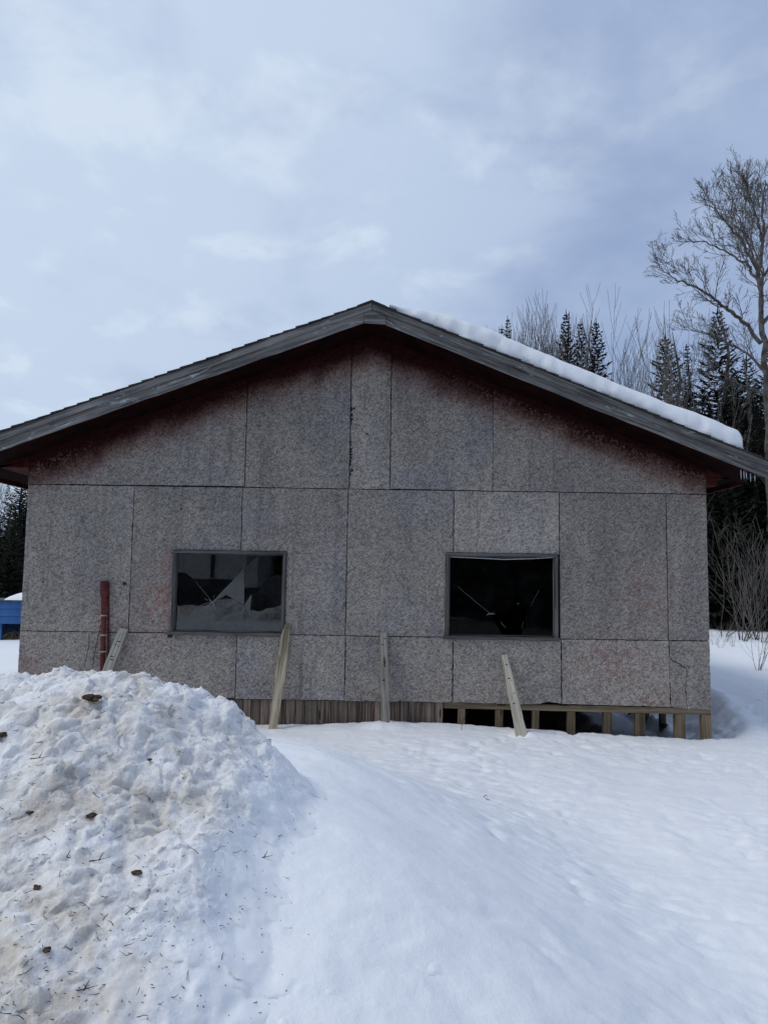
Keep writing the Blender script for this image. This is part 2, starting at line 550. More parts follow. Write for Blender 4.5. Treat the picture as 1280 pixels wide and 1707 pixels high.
def mat_plain(name, colA, colB, scale=20.0, rough=0.85, bump=0.3, dist=0.003, metallic=0.0, spec=0.25, per_object=0.0):
    m, N, b = new_mat(name, rough)
    P = N.add('TexCoord').outputs['Object']
    n = N.noise(P, scale, 4, 0.6, 0.2).outputs[0]
    col = N.mix(N.ramp(n, 0.35, 0.65), colA, colB)
    if per_object:
        k = N.math('MULTIPLY_ADD', N.add('ObjectInfo').outputs['Random'], per_object, 1.0 - per_object / 2)
        col = N.mix(1.0, col, N.add('CombineColor', Red=k, Green=k, Blue=k).outputs[0], 'MULTIPLY')
    lk(N, col, b.inputs['Base Color'])
    b.inputs['Metallic'].default_value = metallic
    b.inputs['Specular IOR Level'].default_value = spec
    if bump:
        bp = N.add('Bump', Strength=bump, Distance=dist, Height=n)
        lk(N, bp.outputs[0], b.inputs['Normal'])
    return m


def mat_glass():
    m = bpy.data.materials.new("dirty_window_glass")
    m.use_nodes = True
    t = m.node_tree
    t.nodes.clear()
    N = NT(t)
    P = N.add('TexCoord').outputs['Object']
    fr = N.add('Fresnel', IOR=1.55).outputs[0]
    fr = N.math('MULTIPLY', fr, 1.75, clamp=True)          # both faces of the sheet
    wav = N.add('Bump', Strength=0.03, Distance=0.01, Height=N.noise(P, 2.0, 2).outputs[0]).outputs[0]
    gl = N.add('BsdfGlossy', Color=(0.94, 0.97, 1.0, 1), Roughness=0.012, Normal=wav)
    tr = N.add('BsdfTransparent', Color=(0.80, 0.84, 0.84, 1))
    mx = N.add('MixShader', i0=fr, i1=tr.outputs[0], i2=gl.outputs[0])
    dust = N.math('MULTIPLY', N.ramp(N.noise(P, 5.0, 5, 0.65).outputs[0], 0.42, 0.75), 0.022)
    df = N.add('BsdfDiffuse', Color=(0.22, 0.23, 0.24, 1))
    mx2 = N.add('MixShader', i0=N.math('ADD', dust, 0.003), i1=mx.outputs[0], i2=df.outputs[0])
    o = t.nodes.new('ShaderNodeOutputMaterial')
    t.links.new(mx2.outputs[0], o.inputs[0])
    return m


def mat_leaf(name, a, b_, scale=0.9):
    m, N, b = new_mat(name, 0.8)
    P = N.add('NewGeometry')
    r = P.outputs['Random Per Island']
    n = N.noise(P.outputs['Position'], scale, 3).outputs[0]
    k = N.math('ADD', N.math('MULTIPLY', r, 0.6), N.math('MULTIPLY', n, 0.4))
    col = N.mix(k, a, b_)
    kk = N.math('MULTIPLY_ADD', N.add('ObjectInfo').outputs['Random'], 0.5, 0.75)
    col = N.mix(1.0, col, N.add('CombineColor', Red=kk, Green=kk, Blue=kk).outputs[0], 'MULTIPLY')
    lk(N, col, b.inputs['Base Color'])
    return m


M = {}
M['snow'] = mat_snow("clean_snow")
M['bank'] = mat_snow("ploughed_dirty_snow", True)
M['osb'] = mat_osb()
M['fascia'] = mat_wood("grey_weathered_fascia", (0.045, 0.044, 0.043), (0.250, 0.240, 0.228), paint=0.95, paint_col=(0.50, 0.52, 0.52), vary=0.12)
M['frame'] = mat_wood("grey_window_frame", (0.040, 0.038, 0.036), (0.125, 0.120, 0.113), knots=False, vary=0.10)
M['skirt'] = mat_wood("brown_skirting_wood", (0.045, 0.033, 0.025), (0.235, 0.182, 0.142), vary=0.33)
M['post'] = mat_wood("post_wood", (0.055, 0.042, 0.028), (0.21, 0.160, 0.100), vary=0.25)
M['plank'] = mat_wood("grey_plank", (0.13, 0.120, 0.10), (0.36, 0.335, 0.285), vary=0.12, coarse=0.8)
M['slab'] = mat_wood("pale_split_wood", (0.16, 0.13, 0.085), (0.50, 0.43, 0.31), vary=0.10, knots=False, coarse=0.7)
M['pale'] = mat_wood("pale_new_lath", (0.26, 0.24, 0.185), (0.52, 0.485, 0.39), vary=0.08)
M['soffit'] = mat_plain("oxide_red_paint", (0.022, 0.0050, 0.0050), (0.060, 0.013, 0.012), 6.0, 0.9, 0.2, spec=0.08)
M['darksoffit'] = mat_plain('shade_painted_oxide_red', (0.0050, 0.0012, 0.0012), (0.014, 0.0032, 0.0030), 6.0, 0.95, 0.2, spec=0.05)  # soffit red blackened so its colour carries the shade under the overhang
M['backing'] = mat_plain("black_building_paper", (0.010, 0.010, 0.010), (0.022, 0.020, 0.020), 9.0)
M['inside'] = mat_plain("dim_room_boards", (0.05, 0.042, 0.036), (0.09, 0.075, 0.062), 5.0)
M['shingle'] = mat_plain("asphalt_shingle", (0.016, 0.016, 0.017), (0.055, 0.053, 0.052), 60.0, 0.95, 0.6, 0.004, per_object=0.5)
M['glass'] = mat_glass()
M['crack'] = mat_plain("crushed_glass_edge", (0.10, 0.105, 0.11), (0.22, 0.23, 0.24), 200.0, 0.5, 0)
M['bead'] = mat_plain("loose_glazing_bead", (0.32, 0.32, 0.32), (0.45, 0.45, 0.45), 30.0, 0.6, 0)
M['redpipe'] = mat_plain("red_painted_conduit", (0.062, 0.012, 0.012), (0.135, 0.028, 0.026), 14.0, 0.55, 0.2)
M['strap'] = mat_plain("white_strap", (0.34, 0.28, 0.27), (0.52, 0.45, 0.43), 40.0, 0.6, 0)
M['wire'] = mat_plain("black_wire", (0.012, 0.012, 0.012), (0.03, 0.028, 0.027), 40.0, 0.6, 0)
M['soil'] = mat_plain("crawl_space_soil", (0.014, 0.011, 0.009), (0.045, 0.036, 0.028), 5.0, 0.95, 0.5, 0.02)
M['clod'] = mat_plain("frozen_dirt", (0.020, 0.014, 0.009), (0.105, 0.072, 0.038), 45.0, 0.9, 0.8, 0.006)
M['twig'] = mat_plain("dead_twig", (0.035, 0.027, 0.020), (0.115, 0.090, 0.065), 30.0, 0.9, 0)
M['bark'] = mat_plain("grey_bark", (0.045, 0.040, 0.035), (0.125, 0.112, 0.098), 6.0, 0.9, 0.4, 0.01)
M['thinbark'] = mat_plain("brown_sapling_bark", (0.085, 0.075, 0.065), (0.19, 0.170, 0.148), 4.0, 0.9, 0)
M['brushbark'] = mat_plain('dark_brush_bark', (0.045, 0.038, 0.032), (0.115, 0.098, 0.082), 4.0, 0.9, 0)
M['birch'] = mat_plain("pale_birch_bark", (0.20, 0.17, 0.15), (0.40, 0.36, 0.33), 8.0, 0.8, 0)
M['needle'] = mat_leaf("spruce_needles", (0.007, 0.010, 0.007), (0.034, 0.040, 0.023))
M['needle2'] = mat_leaf("brown_green_needles", (0.010, 0.011, 0.008), (0.042, 0.041, 0.025))
M['blue'] = mat_plain("blue_painted_boards", (0.022, 0.085, 0.235), (0.040, 0.130, 0.330), 3.0, 0.6, 0.2)
M['bluedark'] = mat_plain("grey_capping", (0.045, 0.05, 0.055), (0.09, 0.10, 0.11), 6.0, 0.7, 0.2)
M['straw'] = mat_plain("dry_grass", (0.13, 0.10, 0.05), (0.30, 0.235, 0.125), 9.0, 0.9, 0)
M['gravel'] = mat_plain("gravel", (0.035, 0.031, 0.027), (0.085, 0.076, 0.066), 40.0, 0.95, 0.7, 0.01)
M['ice'] = mat_plain("icicle_ice", (0.55, 0.60, 0.66), (0.75, 0.80, 0.85), 20.0, 0.15, 0, spec=0.5)

# ================================================================== TERRAIN
YW = 8.6                       # outer face plane of the gable wall
XL, XR = -4.045, 3.655         # wall corners
DEPTH = 9.6                    # shed depth
YB = YW + DEPTH
ZA, ZB, ZC = 2.65, 1.0, 0.285  # sheet joints and lower edge of the sheathing

LINE_X = np.array([-30.0, -6, -4, -1.2, 0.0, 0.7, 1.56, 2.49, 3.62, 4.3, 6.0, 30])
LINE_Z = np.array([0.02, 0.02, 0.05, 0.01, 0.065, 0.055, 0.015, -0.03, -0.07, -0.08, -0.05, 0.1])


def ground_z(x, y):
    base = np.interp(x, LINE_X, LINE_Z)
    near = smooth(8.4, 4.5, y)
    z = base * (1 - near) + near * (-0.04 - 0.02 * x * (np.abs(x) < 8))
    # field behind and beside the shed lies a little higher
    far = smooth(8.6, 10.0, y)
    field = 0.16 + 0.0035 * np.clip(y - 10, 0, 60) + 0.05 * fbm(x * 0.22, y * 0.22, 3)
    left = smooth(-3.5, -6.0, x)
    field = field * (1 - left) + left * (-0.12 + 0.05 * fbm(x * 0.3, y * 0.3, 3))
    z = z * (1 - far) + far * field
    z = z + 0.045 * smooth(8.0, 5.0, y) * fbm(x * 0.45 + 3, y * 0.45, 2)
    # smooth drift leaning on the right flank of the ploughed bank
    ridge = smooth(1.75, -0.45, x + 0.15 * (y - 3.5))
    prof = np.where(y < 3.6, smooth(0.2, 3.4, y), smooth(7.2, 4.2, y))
    z = z + 0.74 * ridge * prof * smooth(-9, -6, x)
    # little drift at the foot of two props
    z = z + 0.05 * np.exp(-(((x - 0.06) / 0.22) ** 2 + ((y - 8.35) / 0.22) ** 2))
    z = z + 0.035 * np.exp(-(((x - 1.56) / 0.16) ** 2 + ((y - 8.25) / 0.2) ** 2))
    # wind scoop along the open right side, with a crisp rim
    side = x - XR
    rim = 0.62 + 0.16 * np.clip(y - 9.2, -1, 3) + 0.06 * perlin(y * 1.1, x * 0.5)
    inscoop = smooth(8.62, 9.0, y) * smooth(YB + 1.0, YB - 1.0, y)
    wallrise = smooth(0.05, 1.0, side / np.maximum(rim, 0.2))
    scoop = -0.20 + 0.09 * fbm(x * 2.6, y * 1.9, 4)
    inside = (side < rim * 1.02) & (side > -1.4)
    z = np.where(inside, z + inscoop * (1 - wallrise) * (scoop - z), z)
    lip = 0.07 * np.exp(-((side - rim * 1.02) / 0.16) ** 2) * inscoop
    z = z + lip
    # ground falls away under the raised floor
    under = smooth(XL - 0.05, XL + 0.15, x) * smooth(XR + 0.02, XR - 0.15, x) * smooth(YW - 0.02, YW + 0.22, y) * smooth(YB + 0.1, YB - 0.2, y)
    z = z * (1 - under) + under * (-0.62 + 0.30 * smooth(XR - 1.05, XR - 0.6, x) + 0.04 * fbm(x * 2, y * 2, 2))
    return z


def ground_detail(x, y):
    d = 0.012 * fbm(x * 2.3, y * 3.0 + 2, 3)
    wx = x + 0.12 * perlin(x * 3, y * 3)
    wy = y + 0.08 * perlin(x * 3 + 9, y * 3)
    amp = np.clip(0.55 + 0.7 * perlin(x * 0.7 + 4, y * 0.7), 0.1, 1.2)
    amp = amp * (0.35 + 0.65 * smooth(-0.2, 1.0, x + 0.15 * (y - 3.5)))
    # small wind-scooped dents and crust ridges
    dent = np.maximum(perlin(wx * 5.5, wy * 9.5) - 0.05, 0)
    dent2 = np.maximum(perlin(wx * 10.5 + 7, wy * 17.0) - 0.1, 0)
    rid = 1 - np.abs(perlin(wx * 4.3 + 3, wy * 7.1))
    d = d + amp * (-0.052 * dent - 0.020 * dent2 + 0.012 * rid ** 4)
    d = d + 0.0035 * fbm(x * 22, y * 26, 2)
    dm = domes(x * 3.1 + 0.3 * y, y * 3.1, 0.22, 7)
    return d - 0.016 * dm


def axis_coords(center, fine, n_fine, reach, ratio):
    a = list(np.arange(-n_fine, n_fine + 1) * fine)
    s = fine
    v = a[-1]
    ext = []
    while v < reach:
        s *= ratio
        v += s
        ext.append(v)
    lo = [-e for e in ext][::-1]
    return np.array(lo + a + ext) + center


gx = axis_coords(1.0, 0.022, 170, 420, 1.031)
gy = axis_coords(5.4, 0.022, 170, 420, 1.031)
GX, GY = np.meshgrid(gx, gy, indexing='ij')
GZ = ground_z(GX, GY)
nearw = smooth(14, 6, np.hypot(GX - 1, GY - 6))
GZ = GZ + ground_detail(GX, GY) * nearw
ground = mesh_np('snow_ground', np.stack([GX.ravel(), GY.ravel(), GZ.ravel()], 1), grid_faces(len(gx), len(gy)), M['snow'])
tag(ground, 'smooth wind-rippled snow covering the ground', kind='structure')

# bare soil in the crawl space
sx = np.linspace(XL + 0.06, XR - 0.70, 60)
sy = np.linspace(YW + 0.22, YB - 0.1, 70)
SX, SY = np.meshgrid(sx, sy, indexing='ij')
SZ = -0.545 + 0.05 * fbm(SX * 1.3, SY * 1.3, 3) - 0.15 * smooth(XR - 1.0, XR - 0.70, SX)
soil = mesh_np('crawl_space_soil', np.stack([SX.ravel(), SY.ravel(), SZ.ravel()], 1), grid_faces(60, 70), M['soil'])
tag(soil, 'bare dark soil under the raised floor', kind='structure')

# unseen driveway behind the viewpoint, added to darken the right window's reflection
dx = np.linspace(-0.6, 12, 40)
dy = np.linspace(-8.6, -1.6, 30)
DX, DY = np.meshgrid(dx, dy, indexing='ij')
DZ = ground_z(DX, DY) + 0.03 + 0.015 * fbm(DX, DY, 2)
drive = mesh_np('unseen_gravel_driveway', np.stack([DX.ravel(), DY.ravel(), DZ.ravel()], 1), grid_faces(40, 30), M['gravel'])
tag(drive, 'unseen gravel driveway added to darken the window reflection', kind='structure')

# ------------------------------------------------------------------ ploughed snow bank
bx = np.concatenate([np.arange(-7.0, -2.3, 0.04), np.arange(-2.3, 0.22, 0.0095)])
by = np.concatenate([np.arange(0.4, 1.5, 0.03), np.arange(1.5, 4.4, 0.0095), np.arange(4.4, 6.4, 0.03)])
BX, BY = np.meshgrid(bx, by, indexing='ij')
crest_x = [-8, -6, -3.2, -2.4, -1.9, -1.6, -1.28, -1.05, -0.88, -0.72, -0.58, -0.46, -0.36, -0.27, -0.15, 0.3]
crest_z = [0.9, 1.05, 1.04, 1.12, 1.18, 1.22, 1.25, 1.22, 1.13, 1.04, 0.94, 0.84, 0.73, 0.58, 0.36, -0.5]
foot_x = [-8, -6, -1.3, -0.85, -0.65, -0.50, -0.36, -0.22, -0.05, 0.3]
foot_z = [0.9, 1.05, 1.16, 1.10, 1.02, 0.90, 0.74, 0.52, 0.22, -0.5]


def bank_z(x, y):
    wob = 0.07 * perlin(y * 1.3 + 4, x * 0.4) + 0.05 * perlin(y * 3.7, x * 1.1 + 2)
    cz = np.interp(x - wob, crest_x, crest_z)
    fz = np.interp(x - wob, foot_x, foot_z)
    k = smooth(2.5, 3.4, y)
    cz = fz * (1 - k) + cz * k
    cy = 3.55 + 0.18 * perlin(x * 0.8, x * 0 + 1.5)
    t = (y - 0.75) / (cy - 0.75)
    front = np.clip(t, 0, 1) ** 0.80
    top = np.where(y > cy, 1 - smooth(0.0, 1.9, y - cy) * 1.5, front)
    kn = np.where(np.abs(y - cy) < 0.35, -0.06 * (1 - np.abs(y - cy) / 0.35), 0.0)
    return cz * (top + kn) + 0.04 - 0.06 * (1 - np.clip(t, 0, 1)) - 0.5 * smooth(4.3, 5.2, y)


BZ = bank_z(BX, BY)
rough = 0.050 * fbm(BX * 1.9, BY * 1.9, 3) + 0.016 * fbm(BX * 8, BY * 8 + 5, 3, 0.55)
clod = 0.022 * domes(BX * 5.2 + 0.4 * perlin(BX * 6, BY * 6), BY * 5.2, 0.40, 3)
clod += 0.017 * domes(BX * 11.5 + 3, BY * 11.5 + 0.3 * perlin(BX * 9, BY * 9), 0.45, 21)
clod += 0.019 * domes(BX * 25 + 0.4 * perlin(BX * 20, BY * 20), BY * 25, 0.5, 50)
clod += 0.012 * domes(BX * 52 + 0.4 * perlin(BX * 40, BY * 40), BY * 52, 0.55, 90)
rough2 = 0.010 * fbm(BX * 30, BY * 30, 3, 0.6)
# big slumped blocks along the right-hand rim, with creases between
slump = 0.06 * domes(BX * 2.3 + 0.7, BY * 2.3 + 0.2, 0.65, 33) * smooth(-1.2, -0.5, BX) * smooth(4.2, 3.4, BY)
gb = ground_z(BX, BY) + ground_detail(BX, BY) * smooth(14, 6, np.hypot(BX - 1, BY - 6))
lift = BZ + 0.6 * rough + slump - 0.03 - gb
kf = 0.05
soft = kf * np.logaddexp(0, lift / kf)
fade = smooth(0.03, 0.25, soft + 0.04 * smooth(0.03, 0.1, soft) * fbm(BX * 4, BY * 4, 2))
clod *= 0.40 + 0.95 * smooth(-0.35, 0.45, fbm(BX * 1.6 + 11, BY * 1.6 + 5, 2))
BZ = gb + soft - 0.007 + fade * (0.4 * rough + clod + rough2)
BXj = BX + fade * 0.012 * fbm(BX * 3 + 40, BY * 3.4 + BZ * 3, 2) + fade * 0.022 * fbm(BX * 9 + 40, BY * 9 + BZ * 9, 2) + fade * 0.010 * fbm(BX * 30 + 40, BY * 30 + BZ * 30, 2)
BYj = BY + 0.026 * fbm(BX * 9, BY * 9 + 70, 2) + 0.009 * fbm(BX * 34, BY * 34 + 70, 2)
bank = mesh_np('snow_bank', np.stack([BXj.ravel(), BYj.ravel(), BZ.ravel()], 1), grid_faces(len(bx), len(by)), M['bank'])
att = bank.data.attributes.new('broken', 'FLOAT', 'POINT')
att.data.foreach_set('value', fade.ravel().astype(np.float32))
tag(bank, 'rough heap of ploughed dirty snow flecked with soil', 'snow bank')


def bank_hit(px, py):
    """point of the bank's surface seen along a sight line"""
    d = (sight(px, py, 1.0) - EYE)
    best = None
    for s in np.arange(1.4, 4.4, 0.004):
        q = EYE + d * s
        i = int(np.searchsorted(bx, q.x))
        j = int(np.searchsorted(by, q.y))
        if 0 < i < len(bx) and 0 < j < len(by):
            z = BZ[i, j]
            if q.z <= z:
                return Vector((q.x, q.y, z))
    return None


# ================================================================== THE SHED
XM = -0.19
house = empty('shed', (XM, YW, 0.0), 'raised gabled shed clad in weathered grey waferboard with two cracked windows', 'shed')
G = 0.0038                                 # half joint width


def jx(v):
    return v + random.uniform(-0.004, 0.004)


YF, YBk = YW, YW + 0.012


def rake_z(x):
    return 4.47 - 0.386 * abs(x - XM)


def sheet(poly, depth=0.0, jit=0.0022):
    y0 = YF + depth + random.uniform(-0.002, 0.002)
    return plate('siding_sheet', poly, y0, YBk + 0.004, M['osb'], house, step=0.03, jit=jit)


def rect(x0, x1, z0, z1, g=G):
    gs = [g * random.uniform(0.5, 1.25) for _ in range(4)]
    return [(x0 + gs[0], z0 + gs[1]), (x1 - gs[2], z0 + gs[1]), (x1 - gs[2], z1 - gs[3]), (x0 + gs[0], z1 - gs[3])]


# gable row
gv = [XL, -1.586, -0.398, 0.062, 1.232, XR]
for i in range(len(gv) - 1):
    a, c = gv[i], gv[i + 1]
    ga = G if i else 0
    gc = G if i < len(gv) - 2 else 0
    if i == 3:
        gc = 0.0012
    if i == 4:
        ga = 0.0012
    P = [(a + ga, ZA + (.010 if i == 3 else G * 0.9)), (c - gc, ZA + (.014 if i == 0 else G * 0.9)), (c - gc, rake_z(c - gc))]
    if a < XM < c:
        P.append((XM, rake_z(XM)))
    P.append((a + ga, rake_z(a + ga)))
    sheet(P)
# middle row
WL0, WL1, WZ0, WZ1 = -2.362, -1.088, 1.002, 1.930      # first window, outside of frame
WR0, WR1, WR2, WR3 = 0.704, 1.962, 1.000, 1.945        # second window
c0, c1, c2, c3, c4, c5 = -2.835, -1.605, -0.41, 0.79, 1.985, 3.195
g = 0.002
sheet(rect(XL, c0, ZB, ZA))
sheet([(c0 + G, ZB + G), (WL0 - g, ZB + G), (WL0 - g, WZ1 + g), (c1 - G, WZ1 + g), (c1 - G, ZA - G), (c0 + G, ZA - G)])
sheet([(c1 + G * .6, WZ1 + g), (WL1 + g, WZ1 + g), (WL1 + g, ZB + G), (c2 - G, ZB + G), (c2 - G, ZA - G), (c1 + G * .6, ZA - G)])
sheet([(c2 + .002, ZB + .002), (WR0 - g, ZB + .002), (WR0 - g, WR3 + g), (c3 - G, WR3 + g), (c3 - G, ZA - G), (c2 + .002, ZA - G)])
sheet([(c3 + .003, WR3 + g), (WR1 + 0.005, WR3 + g), (c4 - G, WR3 + g), (c4 - G, ZA - G), (c3 + .003, ZA - G)])
sheet([(c4 + .003, ZB + .002), (c5 - .003, ZB + .002), (c5 - .003, ZA - G), (c4 + .003, ZA - G)])
sheet([(c5 + .003, ZB + .003), (XR, ZB + .003), (XR - 0.004, ZA - G), (c5 + .003, ZA - G)])
# lower row; one corner sheet has split and its loose piece has dropped forward
sheet(rect(XL, c1 - 0.015, ZC + 0.01, ZB))
sheet(rect(c1 - 0.015, c2, ZC, ZB))
sheet(rect(c2, c3, ZC - 0.004, ZB, 0.003), jit=0.004)
sheet([(c3 + .004, ZC), (1.55, ZC - .012), (1.75, ZC - 0.004), (1.83, ZC + 0.02), (2.0 - G, ZC + 0.004), (2.0 - G, ZB - .006), (c3 + .004, ZB - .006)], jit=0.004)
sheet([(2.0 + .004, ZC), (2.6, ZC - .008), (c5 + .01, ZC - .018), (c5, ZB - .003), (2.0 + .003, ZB - .003)], jit=0.004)
crackline = [(3.203, 0.83), (3.215, 0.80), (3.255, 0.765), (3.31, 0.745), (3.345, 0.715), (3.385, 0.70), (3.395, 0.645),
             (3.385, 0.60), (3.375, 0.53), (3.37, 0.45), (3.385, 0.40), (3.375, 0.335), (3.39, 0.26)]
sheet([(x - .004, z - .003) for x, z in crackline] + [(3.30, 0.262), (3.215, 0.275)], depth=-0.006, jit=0.003)
big = [(3.4, 0.248), (XR + .004, 0.245), (XR, ZB - .003), (3.203, ZB - .003)] + [(x + .004, z + .004) for x, z in crackline]
sheet(big, jit=0.003)

for cx_, cz_, s_ in ((0.80, 0.965, .022), (0.815, 0.94, .014), (2.015, 0.975, .016), (2.01, 0.90, .010), (0.78, 0.955, .010), (3.19, 0.78, .010), (3.20, 0.55, .012)):
    V = [(cx_ + s_ * random.uniform(.6, 1.1) * math.cos(a_), YW - .0045, cz_ + s_ * random.uniform(.6, 1.3) * math.sin(a_)) for a_ in np.linspace(0, 5.6, 8)]
    V += [(x_, YW + .004, z_) for x_, y_, z_ in V]
    mesh('bare_chip', V, [tuple(range(7, -1, -1)), tuple(range(8, 16))] + [(i, (i + 1) % 8, 8 + (i + 1) % 8, 8 + i) for i in range(8)], M['slab'], house)

# backing behind the joints, room and other walls
yb0, yb1 = YBk + 0.005, YBk + 0.09
top = 2.86
core = [(XL + .01, WL0 + .03, yb0, yb1, ZC + .01, top), (WL1 - .03, WR0 + .03, yb0, yb1, ZC + .01, top), (WR1 - .03, XR - .01, yb0, yb1, ZC + .01, top),
        (WL0 + .03, WL1 - .03, yb0, yb1, ZC + .01, WZ0 + .03), (WL0 + .03, WL1 - .03, yb0, yb1, WZ1 - .03, top),
        (WR0 + .03, WR1 - .03, yb0, yb1, ZC + .01, WR2 + .03), (WR0 + .03, WR1 - .03, yb0, yb1, WR3 - .03, top)]
boxes('wall_backing', core, M['backing'], house)
plate('gable_backing', [(XL + .01, top + .001), (XR - .01, top + .001), (XR - .01, rake_z(XR)), (XM, rake_z(XM)), (XL + .01, rake_z(XL))], yb0, yb1, M['backing'], house)
SW = [M['osb']]
box('side_wall', XL, XL + 0.1, yb1 + .002, YB, ZC, 3.0, M['osb'], house)
box('side_wall', XR - 0.1, XR, yb1 + .002, YB, ZC, 3.0, M['osb'], house)
plate('rear_wall', [(XL + .1, ZC), (XR - .1, ZC), (XR - .1, rake_z(XR)), (XM, rake_z(XM)), (XL + .1, rake_z(XL))], YB - 0.1, YB - .002, M['osb'], house)
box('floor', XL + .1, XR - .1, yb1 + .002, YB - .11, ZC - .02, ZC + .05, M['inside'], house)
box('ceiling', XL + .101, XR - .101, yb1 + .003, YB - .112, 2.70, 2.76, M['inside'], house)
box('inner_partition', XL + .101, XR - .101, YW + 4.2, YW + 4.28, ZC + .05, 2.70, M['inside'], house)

# ------------------------------------------------------------------ roof
YFA = YW - 0.60                            # outer face of the fascia
AX, AZ = -0.164, 4.600                      # peak of the fascia's upper edge
SLL, SLR = 0.378, 0.395
XE_L, XE_R = -4.60, 4.27                   # ends of the rake


def topz(x):
    return AZ + SLL * (x - AX) if x < AX else AZ - SLR * (x - AX)


YRB = YB + 0.35
deck = []
for xa, xb, s in ((XE_L + .02, AX, -1), (AX, XR + .33, 1)):
    za, zb = topz(xa) - 0.012, topz(xb) - 0.012
    th = 0.145
    V = []
    for x, z in ((xa, za), (xb, zb)):
        V += [(x, YFA + 0.032, z), (x, YRB, z), (x, YRB, z - th), (x, YFA + 0.032, z - th)]
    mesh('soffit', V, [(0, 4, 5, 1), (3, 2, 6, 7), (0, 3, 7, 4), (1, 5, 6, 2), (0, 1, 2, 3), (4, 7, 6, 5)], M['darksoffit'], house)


def rake_board(p0, p1, drop0, drop1, y0, y1, name, mat):
    """board along the rake between x = p0 and x = p1, from drop0 to drop1 below the top line"""
    x0, x1 = p0, p1
    zc0 = topz(x0) - (drop0 + drop1) / 2
    zc1 = topz(x1) - (drop0 + drop1) / 2
    L = math.hypot(x1 - x0, zc1 - zc0)
    ca = abs(x1 - x0) / L
    return (Vector((x0, (y0 + y1) / 2, zc0)), Vector((x1, (y0 + y1) / 2, zc1)), (drop1 - drop0) * ca, abs(y1 - y0))


def prism_board(name, corners, y0, y1, mat, parent, ang):
    """a board with mitred ends: corners in (x, z); grain along local x"""
    c = Vector((sum(p[0] for p in corners) / 4, (y0 + y1) / 2, sum(p[1] for p in corners) / 4))
    R = Matrix.Rotation(-ang, 4, 'Y')
    Mx = Matrix.Translation(c) @ R
    inv = Mx.inverted()
    # cut the long edges into short lengths so that they can wander a little
    n = 28
    P = []
    a, b_, d, e = [Vector((p[0], 0, p[1])) for p in corners]
    for i in range(n):
        q = a.lerp(b_, i / n)
        P.append(q + Vector((0, 0, random.gauss(0, 0.0022) if i else 0)))
    P.append(b_)
    for i in range(n):
        q = d.lerp(e, i / n)
        P.append(q + Vector((0, 0, random.gauss(0, 0.0022) if i else 0)))
    P.append(e)
    V = [inv @ Vector((p.x, y0, p.z)) for p in P] + [inv @ Vector((p.x, y1, p.z)) for p in P]
    m = len(P)
    Fc = [tuple(range(m)), tuple(range(2 * m - 1, m - 1, -1))] + [(i, m + i, m + (i + 1) % m, (i + 1) % m) for i in range(m)]
    return mesh(name, V, Fc, mat, parent, matrix=Mx)


def rb(xa, xb, d0, d1, y0, y1, name='fascia_board'):
    ang = math.atan2(topz(xb) - topz(xa), xb - xa)
    cs = [(xa, topz(xa) - d1), (xb, topz(xb) - d1), (xb, topz(xb) - d0), (xa, topz(xa) - d0)]
    return prism_board(name, cs, y0, y1, M['fascia'], house, ang)


# broad lower board with a narrower drip board laid over its upper edge
xl_mid, xr_mid = -2.55, 2.15
rb(XE_L, AX - 0.002, 0.0, 0.074, YFA - 0.020, YFA + 0.006, 'drip_board')
rb(AX + 0.002, XE_R, 0.0, 0.070, YFA - 0.020, YFA + 0.006, 'drip_board')
rb(XE_L, AX - 0.085, 0.030, 0.180, YFA + 0.008, YFA + 0.030)
rb(AX + 0.150, XE_R, 0.030, 0.170, YFA + 0.008, YFA + 0.030)
# little patch block under the peak
pz = AZ - 0.076
pb = [(AX - 0.083, AZ - 0.180 - 0.0305), (AX + 0.148, AZ - 0.170 - 0.058 + .004), (AX + 0.148, pz - 0.058), (AX, pz), (AX - 0.083, pz - 0.032)]
plate('fascia_patch', pb, YFA + 0.004, YFA + 0.030, M['fascia'], house)
# rear fascia
for xa, xb in ((XE_L, AX - .002), (AX + .002, XE_R)):
    ang = math.atan2(topz(xb) - topz(xa), xb - xa)
    prism_board('fascia_board', [(xa, topz(xa) - .24), (xb, topz(xb) - .24), (xb, topz(xb)), (xa, topz(xa))], YRB + .002, YRB + .03, M['fascia'], house, ang)

